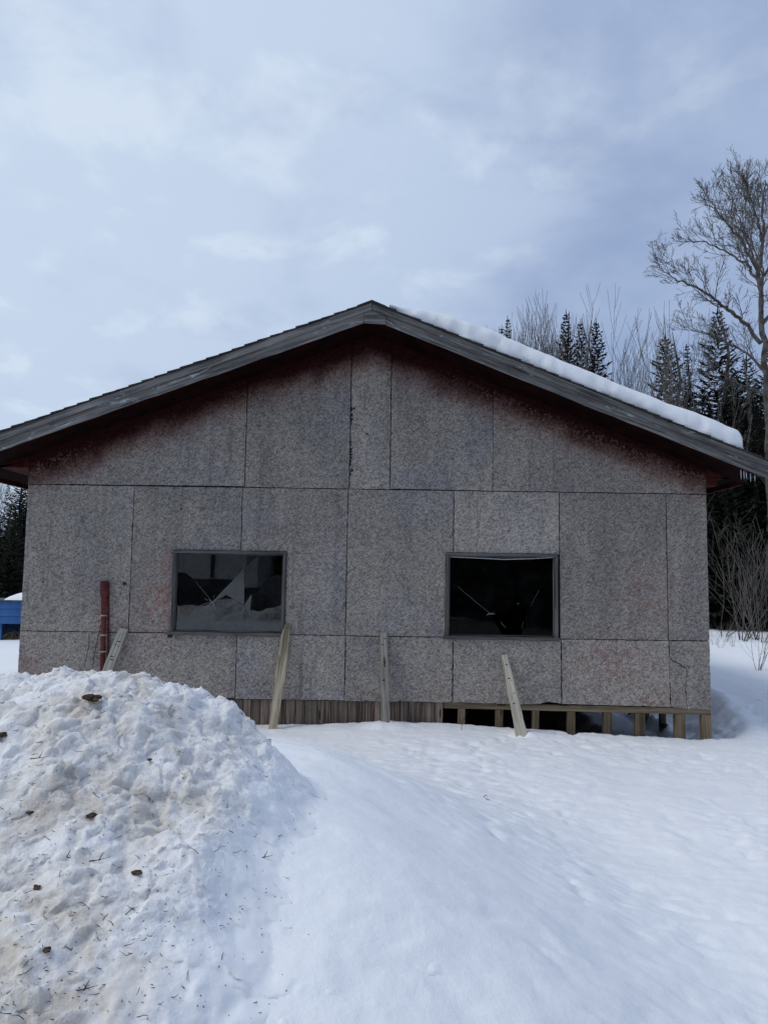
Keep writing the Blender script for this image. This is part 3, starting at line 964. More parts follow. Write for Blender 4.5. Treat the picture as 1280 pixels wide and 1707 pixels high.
# shingles: courses stepped up the slope; those at the rake edge singly
V2, F2 = [], []
for side in (-1, 1):
    sl = SLL if side < 0 else SLR
    xe = XE_L if side < 0 else XE_R - .06
    ang = math.atan(sl)
    run = abs(xe - AX) + 0.03
    Ls = run / math.cos(ang)
    n = int(Ls / 0.142)
    ds = Ls / n
    for k in range(n):
        s0 = Ls - k * ds                          # lower edge, distance from the ridge
        s1 = max(s0 - ds * 1.35, 0.0)
        th0, th1 = 0.017, 0.004

        def pt(s, h, y):
            return Vector((AX + side * (s * math.cos(ang) - 0 * h), y, AZ + 0.003 - s * math.sin(ang) + h))
        over = -0.022 + random.uniform(-0.012, 0.008)
        segs = [YFA - 0.02 + over]
        while segs[-1] < YRB + 0.04:
            segs.append(segs[-1] + random.uniform(0.85, 0.98))
        for j in range(len(segs) - 1):
            ya, yb_ = segs[j], segs[j + 1] - 0.006
            lift = random.uniform(0, 0.006)
            V = [pt(s0, 0.0, ya), pt(s0, 0.0, yb_), pt(s0, th0 + lift, yb_), pt(s0, th0 + lift, ya),
                 pt(s1, 0.001, ya), pt(s1, 0.001, yb_), pt(s1, 0.001 + th1, yb_), pt(s1, 0.001 + th1, ya)]
            Fs = [(0, 1, 2, 3), (7, 6, 5, 4), (3, 2, 6, 7), (0, 4, 5, 1), (0, 3, 7, 4), (1, 5, 6, 2)]
            if j == 0:
                mesh('shingle', V, Fs, M['shingle'], house)
            else:
                o = len(V2)
                V2 += V
                F2 += [tuple(o + i for i in f) for f in Fs]
sf = mesh('shingle_field', V2, F2, M['shingle'], house)
sf['kind'] = 'stuff'
for j in range(11):
    y0 = YFA - 0.04 + j * 0.95
    y1 = y0 + 0.96
    V = []
    for y in (y0, y1):
        V += [(AX - .16, y, topz(AX - .16) + .022), (AX, y, AZ + .026), (AX + .16, y, topz(AX + .16) + .022),
              (AX + .16, y, topz(AX + .16) + .010), (AX, y, AZ + .014), (AX - .16, y, topz(AX - .16) + .010)]
    mesh('ridge_cap', V, [(0, 6, 7, 1), (1, 7, 8, 2), (2, 8, 9, 3), (3, 9, 10, 4), (4, 10, 11, 5), (5, 11, 6, 0), (0, 1, 4, 5), (1, 2, 3, 4), (11, 10, 7, 6), (10, 9, 8, 7)], M['shingle'], house)

# boxed eaves: red returns in the wall plane and soffits running back
zr = 2.838
plate('eave_return', [(XL - .001, zr), (XL - .001, topz(XL) - .15), (XL - 0.60, topz(XL - 0.60) - .15), (XL - 0.60, zr)][::-1], YW - .012, YW + .02, M['soffit'], house, step=.05, jit=.001)
plate('eave_return', [(XR + .001, zr), (XR + .38, zr), (XR + .38, topz(XR + .38) - .15), (XR + .001, topz(XR) - .15)], YW - .012, YW + .02, M['soffit'], house, step=.05, jit=.001)
box('eave_soffit', XL - .60, XL - .002, YW + .022, YB, zr + .004, zr + .03, M['soffit'], house)
box('eave_soffit', XR + .002, XR + .38, YW + .022, YB, zr + .004, zr + .03, M['soffit'], house)
box('eave_fascia', XL - .64, XL - .602, YW - .01, YB, zr, topz(XL - .62) - .165, M['soffit'], house)
box('eave_fascia', XR + .382, XR + .42, YW - .01, YB, zr, topz(XR + .42) - .165, M['soffit'], house)
box('eave_block', XR + .002, XR + .135, YW - .004, YW + .20, zr - .085, zr - .002, M['soffit'], house)

# ------------------------------------------------------------------ windows
def window(x0, x1, z0, z1, shards, cracks, bead=None):
    w = empty('window', ((x0 + x1) / 2, YW, z0))
    hang(w, house)
    fy0, fy1 = YW - 0.022, YW + 0.075
    t = 0.034
    board('frame', ((x0), (fy0 + fy1) / 2, z1 - t / 2), ((x1), (fy0 + fy1) / 2, z1 - t / 2), t, fy1 - fy0, M['frame'], w, rough=.0012, segs=14)
    board('frame', (x0 + t / 2, (fy0 + fy1) / 2, z0 + .001), (x0 + t / 2, (fy0 + fy1) / 2, z1 - t - .001), t, fy1 - fy0 + .004, M['frame'], w, rough=.0012, segs=10)
    board('frame', (x1 - t / 2, (fy0 + fy1) / 2, z0 + .001), (x1 - t / 2, (fy0 + fy1) / 2, z1 - t - .001), t, fy1 - fy0 + .004, M['frame'], w, rough=.0012, segs=10)
    board('sill', (x0 - .03, (fy0 + fy1) / 2 - .008, z0 - .002), (x1 + .01, (fy0 + fy1) / 2 - .008, z0 - .006), .034, fy1 - fy0 + .03, M['frame'], w, rough=.0015, segs=14)
    # inner stops
    s = 0.014
    ys = (YW + .012, YW + .03)
    board('glazing_stop', (x0 + t, sum(ys) / 2, z1 - t - s / 2), (x1 - t, sum(ys) / 2, z1 - t - s / 2), s, .018, M['frame'], w)
    board('glazing_stop', (x0 + t + s / 2, sum(ys) / 2, z0 + .016), (x0 + t + s / 2, sum(ys) / 2, z1 - t - s), s, .018, M['frame'], w)
    board('glazing_stop', (x1 - t - s / 2, sum(ys) / 2, z0 + .016), (x1 - t - s / 2, sum(ys) / 2, z1 - t - s), s, .018, M['frame'], w)
    board('glazing_stop', (x0 + t + s, sum(ys) / 2, z0 + .015 + s / 2), (x1 - t - s, sum(ys) / 2, z0 + .015 + s / 2), s, .018, M['frame'], w)
    yg = YW + 0.036
    for poly, tilt in shards:
        c = Vector((sum(p[0] for p in poly) / len(poly), yg, sum(p[1] for p in poly) / len(poly)))
        P = []
        for p in poly:
            q = Vector((p[0], yg, p[1]))
            q = q + (c - q).normalized() * 0.0012
            P.append(q)
        rx, rz = math.radians(tilt[0]), math.radians(tilt[1])
        Mx = Matrix.Translation(c) @ Matrix.Rotation(rx, 4, 'X') @ Matrix.Rotation(rz, 4, 'Z')
        V = [p - c for p in P]
        mesh('pane', V, [tuple(range(len(V)))], M['glass'], w, matrix=Mx)
    for pts, r in cracks:
        V, Fc = [], []
        pp = [Vector((p[0], yg - .004, p[1])) for p in pts]
        tube_vf(pp, [r * random.uniform(.6, 1.2) for _ in pp], 4, V, Fc)
        mesh('crack', V, Fc, M['crack'], w)
    if bead:
        pts = [Vector((p[0], YW + .012, p[1])) for p in bead]
        V, Fc = tube_vf(pts, .006, 6)
        mesh('loose_bead', V, Fc, M['bead'], w)
    return w


def wp(px, py):
    q = sight(px, py, YW + .036)
    return (q.x, q.z)


tl, tr_, br, bl = (WL0 + .034, WZ1 - .034), (WL1 - .034, WZ1 - .034), (WL1 - .034, WZ0 + .015), (WL0 + .034, WZ0 + .015)
I = wp(354, 1003)
b_, c_, d_, f_ = wp(327, 970), wp(408, 948), wp(407, 1010), wp(416, 1028)
g_ = wp(303, 1033)
e_ = wp(420, 990)
L1 = (tl[0], wp(294, 942)[1])
T1 = (wp(432, 924)[0], tl[1])
R1 = (br[0], wp(472, 1034)[1])
L2 = (tl[0], wp(290, 1040)[1])
H1 = (wp(362, 1054)[0], bl[1])
k_ = wp(378, 992)
window(WL0, WL1, WZ0, WZ1,
       [([L1, tl, T1, c_, I, b_], (0.2, 0.1)), ([T1, tr_, R1, f_, e_, d_, c_], (-0.2, -0.5)), ([d_, e_, f_], (4.5, 1.0)), ([I, c_, d_, k_], (5.0, 2.2)),
        ([I, k_, d_, f_, R1, br, H1], (0.8, 0.6)), ([I, H1, bl, L2, g_], (2.6, 1.0)), ([I, g_, L2, L1, b_], (0.5, -1.2))],
       [([I, wp(345, 992), b_], .0016), ([I, wp(362, 999), wp(366, 992), c_], .0018), ([I, wp(343, 1006), wp(333, 1010), wp(327, 1016), wp(322, 1022)], .0045),
        ([wp(349, 999), wp(354, 1004), wp(361, 1000)], .006), ([wp(350, 1007), wp(355, 1002), wp(358, 1012)], .005), ([I, wp(358, 1012), wp(360, 1018)], .003), ([wp(347, 1001), wp(341, 997)], .0022), ([wp(356, 997), wp(358, 991)], .0022), ([wp(362, 1006), wp(368, 1009)], .002), ([wp(348, 1009), wp(345, 1015)], .002), ([d_, wp(412, 1001), e_], .0012), ([wp(400, 1004), wp(408, 1016), f_], .0012), ([f_, wp(440, 1034), R1], .0008),
        ([wp(326, 1036), wp(329, 1038), wp(330, 1042)], .006), ([wp(371, 1006), wp(373, 1008)], .006), ([wp(388, 1002), wp(391, 1003)], .007), ([wp(376, 1018), wp(379, 1018)], .006)])
tl, tr_, br, bl = (WR0 + .034, WR3 - .080), (WR1 - .034, WR3 - .080), (WR1 - .034, WR2 + .015), (WR0 + .034, WR2 + .015)
I = wp(817, 1023)
A1 = wp(762, 977)
L1 = (tl[0], wp(745, 962)[1])
e1, e2 = wp(880, 1013), wp(898, 984)
T1 = (wp(915, 930)[0], tl[1])
h1 = (wp(868, 1054)[0], bl[1])
h2 = (wp(838, 1054)[0], bl[1])
window(WR0, WR1, WR2, WR3,
       [([L1, tl, T1, e2, e1, I, A1], (0, .2)), ([T1, tr_, br, h1, e1, e2], (.3, .7)), ([I, h2, bl, L1, A1], (.6, -.4))],
       [([A1, wp(790, 1001), wp(806, 1014), I], .0017), ([wp(811, 1025), I, wp(823, 1022)], .005), ([wp(813, 1022), wp(818, 1024), wp(825, 1024)], .004),
        ([e2, wp(889, 1000), wp(884, 1010)], .0011), ([wp(872, 1036), wp(869, 1048)], .0011), ([wp(834, 1036), wp(838, 1042), wp(843, 1046)], .0028), ([wp(862, 1006), wp(864, 1006)], .005)],
       bead=[wp(746, 928), wp(790, 930), wp(840, 932.5), wp(890, 931), wp(926, 928.5)])

# small round hole with its plug, and a couple of knot holes
hp = sight(208, 973, YW - .004)
V, Fc = [], []
tube_vf([Vector((hp.x, YW - .008, hp.z)), Vector((hp.x, YW + .006, hp.z))], .022, 14, V, Fc)
mesh('hole_plug', V, Fc, M['backing'], house)
V, Fc = [], []
tube_vf([Vector((hp.x + .004, YW - .012, hp.z - .002)), Vector((hp.x + .004, YW, hp.z - .002))], .013, 12, V, Fc)
mesh('hole_cap', V, Fc, M['skirt'], house)
sp_ = sight(283, 1060, YW - .02)
V, Fc = [], []
tube_vf([Vector((sp_.x, YW - .045, sp_.z)), Vector((sp_.x + .01, YW + .01, sp_.z))], .020, 10, V, Fc)
mesh('sill_end', V, Fc, M['backing'], house)

# torn, lifted flakes along the joint left of the narrow gable sheet
for i in range(40):
    z = random.choice([random.uniform(3.35, 3.6), random.uniform(3.0, 3.5), random.uniform(2.72, 3.2)])
    x = -0.398 + abs(random.gauss(0, .014)) + .002
    s = random.uniform(.007, .026)
    y = YW - .004
    V = [(x - s * .4, y, z - s * .7), (x + s * random.uniform(.6, 1.4), y - .002, z + random.uniform(-.5, .3) * s), (x - s * .3, y, z + s * .8), (x, y + .006, z)]
    mesh('torn_flake', V, [(0, 1, 2), (0, 3, 1), (1, 3, 2), (2, 3, 0)], M['backing'], house)

# ------------------------------------------------------------------ raised floor edge, posts and skirting
board('sill_beam', (0.70, YW + .05, .252), (XR + .002, YW + .05, .222), .07, .075, M['post'], house, rough=.001, segs=10)
board('sill_beam', (XL, YW + .065, .255), (0.698, YW + .065, .252), .07, .06, M['skirt'], house)
board('sill_beam', (XR - .04, YW + .09, .222), (XR - .04, YB, .25), .08, .07, M['post'], house, face=(1, 0, 0))
for k, (pa, pb_) in enumerate([(763, 775), (825, 838), (887, 898), (945, 958), (1005, 1019), (1058, 1074), (1124, 1140), (1168, 1184)]):
    q0, q1 = sight(pa, 1190, YW + .03), sight(pb_, 1190, YW + .03)
    xm = (q0.x + q1.x) / 2
    ztop = .252 - .03 * (xm - .7) / (XR - .7) - .036
    board('post', (xm + random.uniform(-.006, .006), YW + .05, -0.75), (xm, YW + .05, ztop), q1.x - q0.x, .07, M['post'], house, rough=.001, segs=6)
for k in range(4):
    y = YW + .75 + k * .62
    board('post', (XR - .045, y, -0.9), (XR - .045, y, .19), .085, .07, M['post'], house, face=(1, 0, 0))
# skirting of upright boards
edges = [XL + .01]
while edges[-1] < -1.95:
    edges.append(edges[-1] + random.uniform(.08, .14))
for px in (355, 372, 388, 405, 418, 434, 448, 463, 477, 493, 508, 529, 541, 552, 566, 580, 595, 609, 623, 634, 652, 667, 681, 694, 708, 724, 738):
    edges.append(sight(px, 1190, YW + .03).x)
for i in range(len(edges) - 1):
    a, c = edges[i], edges[i + 1]
    if c - a < .02:
        continue
    y = YW + .028 + random.uniform(-.006, .006)
    board('skirting_board', ((a + c) / 2 + random.uniform(-.002, .002), y, -.35), ((a + c) / 2, y, .284 + random.uniform(-.006, .0)), (c - a) - random.uniform(.002, .007), .018, M['skirt'], house, rough=.0008, segs=5)
n = 60
for i in range(n):
    y = YW + 5.4 + i * .108
    if y > YB - .1:
        break
    board('skirting_board', (XR - .012, y, -.8), (XR - .012, y, .26), .10, .018, M['skirt'], house, face=(1, 0, 0))
box('rear_skirt', XL + .02, XR - .02, YB - .06, YB - .03, -.8, .26, M['skirt'], house)
box('side_skirt', XL + .004, XL + .03, YW + .08, YB - .07, -.6, .28, M['skirt'], house)

# ------------------------------------------------------------------ snow lying on the right roof slope
ns, ntt = 150, 60
ang = math.atan(SLR)
Smax = (3.80 - AX) / math.cos(ang)
ss = np.linspace(0.20, Smax, ns)
tt = np.concatenate([np.linspace(0, .5, 26), np.linspace(.56, YRB - YFA + .05, ntt - 26)])
SS, TT = np.meshgrid(ss, tt, indexing='ij')
endr = np.clip((Smax - SS) / 0.10, 0, 1)
hgt = 0.185 * np.sqrt(1 - (1 - endr) ** 2) ** .8 * (.25 + .75 * smooth(0.15, 0.9, SS))
hgt *= np.sqrt(1 - (1 - np.clip(TT / 0.05, 0, 1)) ** 2) * 0.2 + 0.8
hgt += smooth(.4, 1.2, SS) * endr * (0.022 * fbm(SS * 1.1, TT * 1.1, 3) + 0.006 * fbm(SS * 5, TT * 6, 3))
hgt = np.maximum(hgt, 0.002)
setback = 0.02 + 0.030 * perlin(ss * 1.4, ss * 0 + 3.3) + 0.012 * perlin(ss * 7, ss * 0 + 8.3)
Y = YFA - 0.02 + TT + setback[:, None] * np.exp(-TT / .3)
bx_ = AX + SS * math.cos(ang)
bz_ = AZ + 0.027 - SS * math.sin(ang)
X = bx_ + hgt * math.sin(ang) * .5 + endr * 0
Z = bz_ + hgt
topV = np.stack([X.ravel(), Y.ravel(), Z.ravel()], 1)
# front and end skirts with bulging face
rows = []
for fz_, off in ((0.66, -0.028), (0.33, -0.026), (0.0, 0.0)):
    rows.append(np.stack([bx_[:, 0] + hgt[:, 0] * fz_ * .2, Y[:, 0] + off * hgt[:, 0] / .2 + .022 * fbm(ss * 6, ss * 0 + fz_ * 5, 3), bz_[:, 0] + hgt[:, 0] * fz_ - (.006 if fz_ == 0 else 0)], 1))
Vs = np.concatenate([topV] + rows)
Fq = grid_faces(ns, len(tt))
nt0 = len(topV)
ext = []
prev = np.arange(ns) * len(tt)
for r in range(3):
    cur = nt0 + r * ns + np.arange(ns)
    ext.append(np.stack([cur[:-1], cur[1:], prev[1:], prev[:-1]], 1))
    prev = cur
Fq = np.concatenate([Fq] + ext)
rs = mesh_np('roof_snow', Vs, Fq, M['snow'])
tag(rs, 'thick white snow slab lying on one roof slope', 'snow', kind='thing')

# ------------------------------------------------------------------ icicles at the right-hand eave
ice_n = 0
for px, py, L in ((1234, 786, .10), (1239, 787, .075), (1243, 789, .06), (1250, 792, .085), (1257, 790, .05)):
    q = sight(px, py - 8, YFA + .10)
    x = min(q.x, XR + .40)
    pts = [Vector((q.x, YFA + .10, topz(q.x) - .16 - (L * .8 + .03) * t)) for t in (0, .4, .8, 1)]
    V, Fc = tube_vf(pts, [.006, .005, .003, .001], 6)
    o = mesh('icicle', V, Fc, M['ice'], None, True)
    tag(o, 'thin icicle hanging under the eave beyond the red return', 'icicle', 'icicles under the eave')

# ================================================================== THINGS AT THE WALL
def gz(x, y):
    return float(ground_z(np.array([x]), np.array([y]))[0])


# four loose boards propping the lower edge of the wall
def prop(name, top_px, bot_px, w0, w1, mat, label, ytop=-.022, ybot=-.30, thick=.03, bend=0.0, rough=.0015):
    a = sight(*top_px, YW + ytop)
    b = sight(*bot_px, YW + ybot)
    d = (b - a)
    b2 = b + d.normalized() * .35
    o = board(name, b2, a, w1, thick, mat, None, w1=w0, bend=bend, rough=rough, segs=16)
    L = (a - b2).length
    for t in [random.uniform(.45, .97) for _ in range(5)]:
        V, Fc = tube_vf([Vector((L * t, random.uniform(-.3, .3) * w0, thick * .5 - .004)), Vector((L * t, random.uniform(-.3, .3) * w0, thick * .5 + .0025))], .0055, 7)
        k = mesh('nail', V, Fc, M['wire'], None, matrix=o.matrix_basis.copy())
        hang(k, o)
    return tag(o, label, 'plank', 'planks propped against the shed')


prop('leaning_plank', (207, 1048), (181, 1116), .105, .115, M['plank'], 'grey board leaning behind the snow bank near the red pipe', ybot=-.16)
# split slab: two splinters forked at the lower end
sl = empty('split_slab', sight(455, 1212, YW - .25), 'pale splintered slab leaning under the corner of the starred window', 'plank', 'planks propped against the shed')
a, mid, b = sight(479, 1041, YW - .02), sight(471, 1100, YW - .09), sight(455, 1214, YW - .25)
mid2 = sight(464, 1152, YW - .16)


def slab_part(name, pts, ws, t):
    V, Fc = [], []
    n = len(pts)
    for i, p in enumerate(pts):
        d = (pts[min(i + 1, n - 1)] - pts[max(i - 1, 0)]).normalized()
        s = d.cross(Vector((0, -1, 0))).normalized()
        f = s.cross(d).normalized()
        w = ws[i] / 2
        for q, (u, v) in enumerate(((-1, -.4), (-.5, -1), (.5, -1), (1, -.4), (.95, .6), (-.95, .6))):
            V.append(p + s * (w * u) + f * (t * .5 * v))
    for i in range(n - 1):
        for q in range(6):
            Fc.append((i * 6 + q, i * 6 + (q + 1) % 6, i * 6 + 6 + (q + 1) % 6, i * 6 + 6 + q))
    Fc.append((5, 4, 3, 2, 1, 0))
    Fc.append(tuple((n - 1) * 6 + q for q in range(6)))
    # turn it so that local x follows the grain
    ax = (pts[-1] - pts[0]).normalized()
    fy = (Vector((0, -1, 0)) - ax * ax.dot(Vector((0, -1, 0)))).normalized()
    ay = fy.cross(ax)
    Mx = Matrix(((ax.x, ay.x, fy.x, pts[0].x), (ax.y, ay.y, fy.y, pts[0].y), (ax.z, ay.z, fy.z, pts[0].z), (0, 0, 0, 1)))
    iv = Mx.inverted()
    return mesh(name, [iv @ v for v in V], Fc, M['slab'], sl, matrix=Mx)


def curve_pts(keys, n):
    out_ = []
    k = len(keys) - 1
    for i in range(n):
        t = i / (n - 1) * k
        j = min(int(t), k - 1)
        out_.append(keys[j].lerp(keys[j + 1], t - j))
    return [p + Vector((random.gauss(0, .0015), 0, 0)) for p in out_]


low = b + (b - mid2).normalized() * .3
cp = curve_pts([a, sight(474, 1070, YW - .055), mid, mid2, b, low], 22)
slab_part('slab', cp, [.05, .066, .085, .10, .104] + [.102 + random.gauss(0, .003) for _ in range(9)] + [.098, .095, .092, .085, .075, .07, .066, .06], .04)
cp2 = curve_pts([sight(464.5, 1092, YW - .10), sight(461, 1120, YW - .13), sight(459, 1152, YW - .165), sight(457.5, 1163, YW - .18)], 10)
slab_part('splinter', cp2, [.01, .02, .03, .034, .034, .03, .026, .02, .014, .006], .02)
nailp = sight(479, 1046, YW - .045)
V, Fc = [], []
tube_vf([nailp, nailp + Vector((0, -.006, 0))], .006, 8, V, Fc)
mesh('nail', V, Fc, M['wire'], sl)

prop('leaning_plank', (639, 1055), (642, 1203), .093, .103, M['plank'], 'grey knotty board standing upright against the wall between the windows', ybot=-.22)
prop('leaning_plank', (840, 1092), (867, 1216), .070, .136, M['pale'], 'pale tapering board leaning below the black window', ybot=-.42)

# red conduit
cx = sight(172, 1000, YW - .04)
conduit = empty('conduit_riser', (cx.x, YW - .04, .2), 'red painted conduit riser with wide sleeve fixed to the wall', 'pipe')


def at_wall(px, py, off=.045):
    return sight(px, py, YW - off)


pp = [at_wall(171, 1135), at_wall(172.5, 1060), at_wall(174, 1000), at_wall(174.3, 985)]
V, Fc = tube_vf(pp, [.026, .027, .031, .036], 14)
mesh('pipe', V, Fc, M['redpipe'], conduit, True)
s0, s1 = at_wall(174.2, 992), at_wall(174.6, 969)
V, Fc = tube_vf([s0 - Vector((0, 0, .025)), s0, s1, s1 + Vector((0, 0, .003))], [.034, .043, .044, .038], 14)
mesh('sleeve', V, Fc, M['redpipe'], conduit, False)
V, Fc = tube_vf([at_wall(181, 1130, .012), at_wall(181.5, 970, .012)], .011, 8)
mesh('backing_strip', V, Fc, M['redpipe'], conduit)
for py in (1026, 1058.5, 1086):
    q = at_wall(173, py)
    V, Fc = tube_vf([q - Vector((0, 0, .006)), q + Vector((0, 0, .006))], .033, 14)
    mesh('strap', V, Fc, M['strap'], conduit)
for keys, lab in (([(149, 1056), (149, 1075), (145, 1092), (141, 1112)], 'short black wire hanging loose beside the red pipe'),
                  ([(171, 1032), (164, 1060), (158, 1090), (155, 1115)], 'thin black wire running down from the red pipe')):
    pts = [sight(px, py, YW - .02 - .01 * i) for i, (px, py) in enumerate(keys)]
    V, Fc = tube_vf(pts, .0035, 5)
    tag(mesh('wire', V, Fc, M['wire']), lab, 'wire')

# stone in the hollow under the floor
def lump(name, loc, size, mat, seed, parent=None, flat=.6, sub=3):
    bm = bmesh.new()
    bmesh.ops.create_icosphere(bm, subdivisions=sub, radius=1)
    rr = np.random.default_rng(seed)
    offs = rr.uniform(-50, 50, 3)
    from mathutils import noise as mn
    for v in bm.verts:
        n = mn.noise(v.co * 1.3 + Vector(offs)) * .45 + mn.noise(v.co * 3.3 + Vector(offs)) * .28
        v.co *= 1 + n
        v.co.z *= flat
        v.co.x *= 1.25
    rot = Matrix.Rotation(rr.uniform(0, 6.28), 3, 'Z')
    for v in bm.verts:
        v.co = rot @ v.co * size
    me = bpy.data.meshes.new(name)
    bm.to_mesh(me)
    bm.free()
    me.materials.append(mat)
    o = bpy.data.objects.new(name, me)
    o.location = loc
    COL.objects.link(o)
    return hang(o, parent)


def ground_hit(px, py, y0=2.0, y1=60.0):
    d = (sight(px, py, 1.0) - EYE)
    ys = np.arange(y0, y1, .01)
    z = ground_z(d.x * ys, ys)
    hit = np.nonzero(1.65 + d.z * ys <= z)[0]
    if len(hit) == 0:
        return None
    y = ys[hit[0]]
    return Vector((d.x * y, y, z[hit[0]]))


q = ground_hit(1106, 1213, 8.8)
if q:
    tag(lump('stone', q + Vector((0, 0, .02)), .055, M['backing'], 4), 'small black stone in the snow hollow seen between the posts', 'stone')

# ------------------------------------------------------------------ dirt and litter on the bank
for i, (px, py, s, lab) in enumerate([
        (157, 1172, .030, 'largest brown dirt clod near the crest of the snow bank'),
        (2, 1230, 0.019, 'dark brown clod at the outer edge of the snow bank'),
        (153, 1361, 0.014, 'smooth black clod in the middle of the snow bank face'),
        (50, 1358, .010, 'small olive clod beside the black one on the snow bank'),
        (228, 1457, 0.013, 'reddish brown leaf-like clod on the snow bank'),
        (62, 1481, 0.011, 'long dark bark chip low on the snow bank'),
        (250, 1267, .008, 'tiny black crumb on the upper snow bank'),
        (78, 1588, 0.011, 'soft brown smear of dirt low on the snow bank')]):
    q = bank_hit(px, py)
    if q is None:
        continue
    if i == 0:
        e = empty('dirt_clod', q, lab, 'dirt clod', 'dirt clods on the snow bank')
        for k in range(6):
            lump('lump', q + Vector((random.uniform(-.03, .03), random.uniform(-.02, .02), random.uniform(.0, .018))), s * random.uniform(.4, .65), M['clod'], 60 + k, e)
    else:
        tag(lump('dirt_clod', q + Vector((0, 0, s * .2)), s, M['clod'], 20 + i, flat=.5), lab, 'dirt clod', 'dirt clods on the snow bank')

# scattered twigs, needles and grass blades, too many to count
V, Fc = [], []
cnt = 0
while cnt < 520:
    px, py = random.uniform(0, 520), random.uniform(1120, 1705)
    if px > 300 and random.random() < .55:
        continue
    q = bank_hit(px, py)
    if q is None:
        continue
    L = random.choice([.006, .008, .010, .010, .014, .02, .035]) * random.uniform(.6, 1.3)
    an = random.uniform(0, 6.28)
    d = Vector((math.cos(an), math.sin(an), random.uniform(-.1, .7))).normalized()
    w = Vector((random.gauss(0, .15), random.gauss(0, .15), random.gauss(0, .15)))
    pts = [q + Vector((0, 0, .002)), q + d * L * .5 + w * L * .5, q + d * L]
    tube_vf(pts, [.0012, .0010, .0005], 4, V, Fc, False)
    cnt += 1
lit = mesh('plant_litter', V, Fc, M['twig'])
tag(lit, 'fine twigs and grass bits scattered over the ploughed snow', 'litter', kind='stuff')


def small_twig(name, base, segs, label, r=.003, mat='twig'):
    V, Fc = [], []
    for pts in segs:
        P = [base + Vector(p) for p in pts]
        n = len(P)
        tube_vf(P, [r * (1 - .7 * i / (n - 1)) for i in range(n)], 5, V, Fc)
    return tag(mesh(name, V, Fc, M[mat]), label, 'twig')


q = ground_hit(768, 1216)
if q:
    small_twig('dry_stalk', q, [[(0, 0, -.05), (.01, 0, .04), (.03, .01, .11), (.075, .02, .19)]], 'dry bent stalk standing in the snow before the open crawl space', .004)
q = ground_hit(806, 1331)
if q:
    small_twig('dry_leaf_stalk', q, [[(0, 0, -.02), (.0, 0, .012), (.012, 0, .022), (.03, .01, .018)], [(0, 0, .0), (.02, -.02, .002), (.045, -.05, .001)]], 'curled dead leaf stalk lying on the smooth snow', .004)
for px, py, lab in ((440, 1433, 'thin dark twig on the right shoulder of the bank'), (165, 1438, 'short dark bark splinter on the bank'), (110, 1435, 'upright black twig in the bank'),
                    (140, 1655, 'forked twig low on the bank'), (65, 1268, 'pair of crossed twigs high on the bank')):
    q = bank_hit(px, py)
    if q:
        a = random.uniform(-.6, .6)
        small_twig('twig', q, [[(-.03, 0, .004), (0, 0, .008), (.03, .01 + a * .02, .012)], [(0, 0, .006), (.012, .005, .03)]], lab, .0022)

# ================================================================== TREES
def spruce_meshes(seed, H=10.0, R=1.6, sparse=1.0, ragged=.3):
    rr = random.Random(seed)
    V, Fc = [], []
    tube_vf([Vector((rr.gauss(0, .03) * i, rr.gauss(0, .03) * i, H * i / 6)) for i in range(7)], [.17 * (1 - i / 6.3) * H / 10 for i in range(7)], 7, V, Fc)
    tv, tf = V, Fc
    V, Fc = [], []

    def blade(p, d, L, w, drop):
        d = d.normalized()
        s = d.cross(Vector((0, 0, 1)))
        if s.length < 1e-4:
            s = Vector((1, 0, 0))
        s.normalize()
        s = (s + Vector((0, 0, rr.uniform(-.9, .9)))).normalized() * w
        m1 = p + d * L * .4 + Vector((0, 0, -drop * .3))
        e = p + d * L + Vector((0, 0, -drop))
        o = len(V)
        V.extend([tuple(p), tuple(m1 + s), tuple(e), tuple(m1 - s)])
        Fc.append((o, o + 1, o + 2, o + 3))
    z = H * .03
    while z < H * .985:
        t = z / H
        prof = (1 - t) ** .85 * (.55 + .45 * min(1, t / .12))
        n = max(4, int((9.5 - 3.5 * t) * sparse))
        a0 = rr.uniform(0, 6.28)
        for k in range(n):
            az = a0 + 6.283 * k / n + rr.uniform(-.35, .35)
            L = R * prof * rr.uniform(1 - ragged * 1.4, 1 + ragged) + .03
            if rr.random() < .06:
                L *= .4
            out_ = Vector((math.cos(az), math.sin(az), 0))
            rise = .28 - .75 * (1 - t) + rr.uniform(-.12, .12)
            pts = []
            m = max(3, int(L / .13))
            for i in range(m + 1):
                u = i / m
                pts.append(Vector((0, 0, z)) + out_ * (L * u) + Vector((0, 0, L * (rise * u + .30 * u * u))))
            for i in range(m):
                p = pts[i]
                d = pts[i + 1] - pts[i]
                blade(p, d, d.length * 1.8, min(.07, .018 + .06 * L), .01)
                u = i / m
                if u < .08:
                    continue
                for sgn in (-1, 1):
                    sd_ = Vector((-out_.y, out_.x, 0)) * sgn
                    dd = (out_ * rr.uniform(.35, .95) + sd_ * rr.uniform(.6, 1.1) + Vector((0, 0, rr.uniform(-.5, .15))))
                    LL = (.05 + .38 * L * (1 - u * .75) * rr.uniform(.4, 1.1)) * .8
                    LL = min(LL, .55)
                    blade(p + d * rr.random(), dd, LL, .022 + .15 * LL, LL * rr.uniform(.0, .45))
                    if LL > .22:
                        q_ = p + dd.normalized() * LL * .5
                        blade(q_, dd + out_ * .9, LL * .6, .06, LL * .15)
                        blade(q_, dd - out_ * .4 + Vector((0, 0, -.4)), LL * .5, .055, LL * .2)
        z += H * .0105 * rr.uniform(.75, 1.3) + .01
    # leader
    blade(Vector((0, 0, H * .965)), Vector((0, 0, 1)), H * .045, .02, 0)
    blade(Vector((0, 0, H * .965)), Vector((0.02, 0, 1)), H * .042, .02, 0)
    return (tv, tf), (V, Fc)


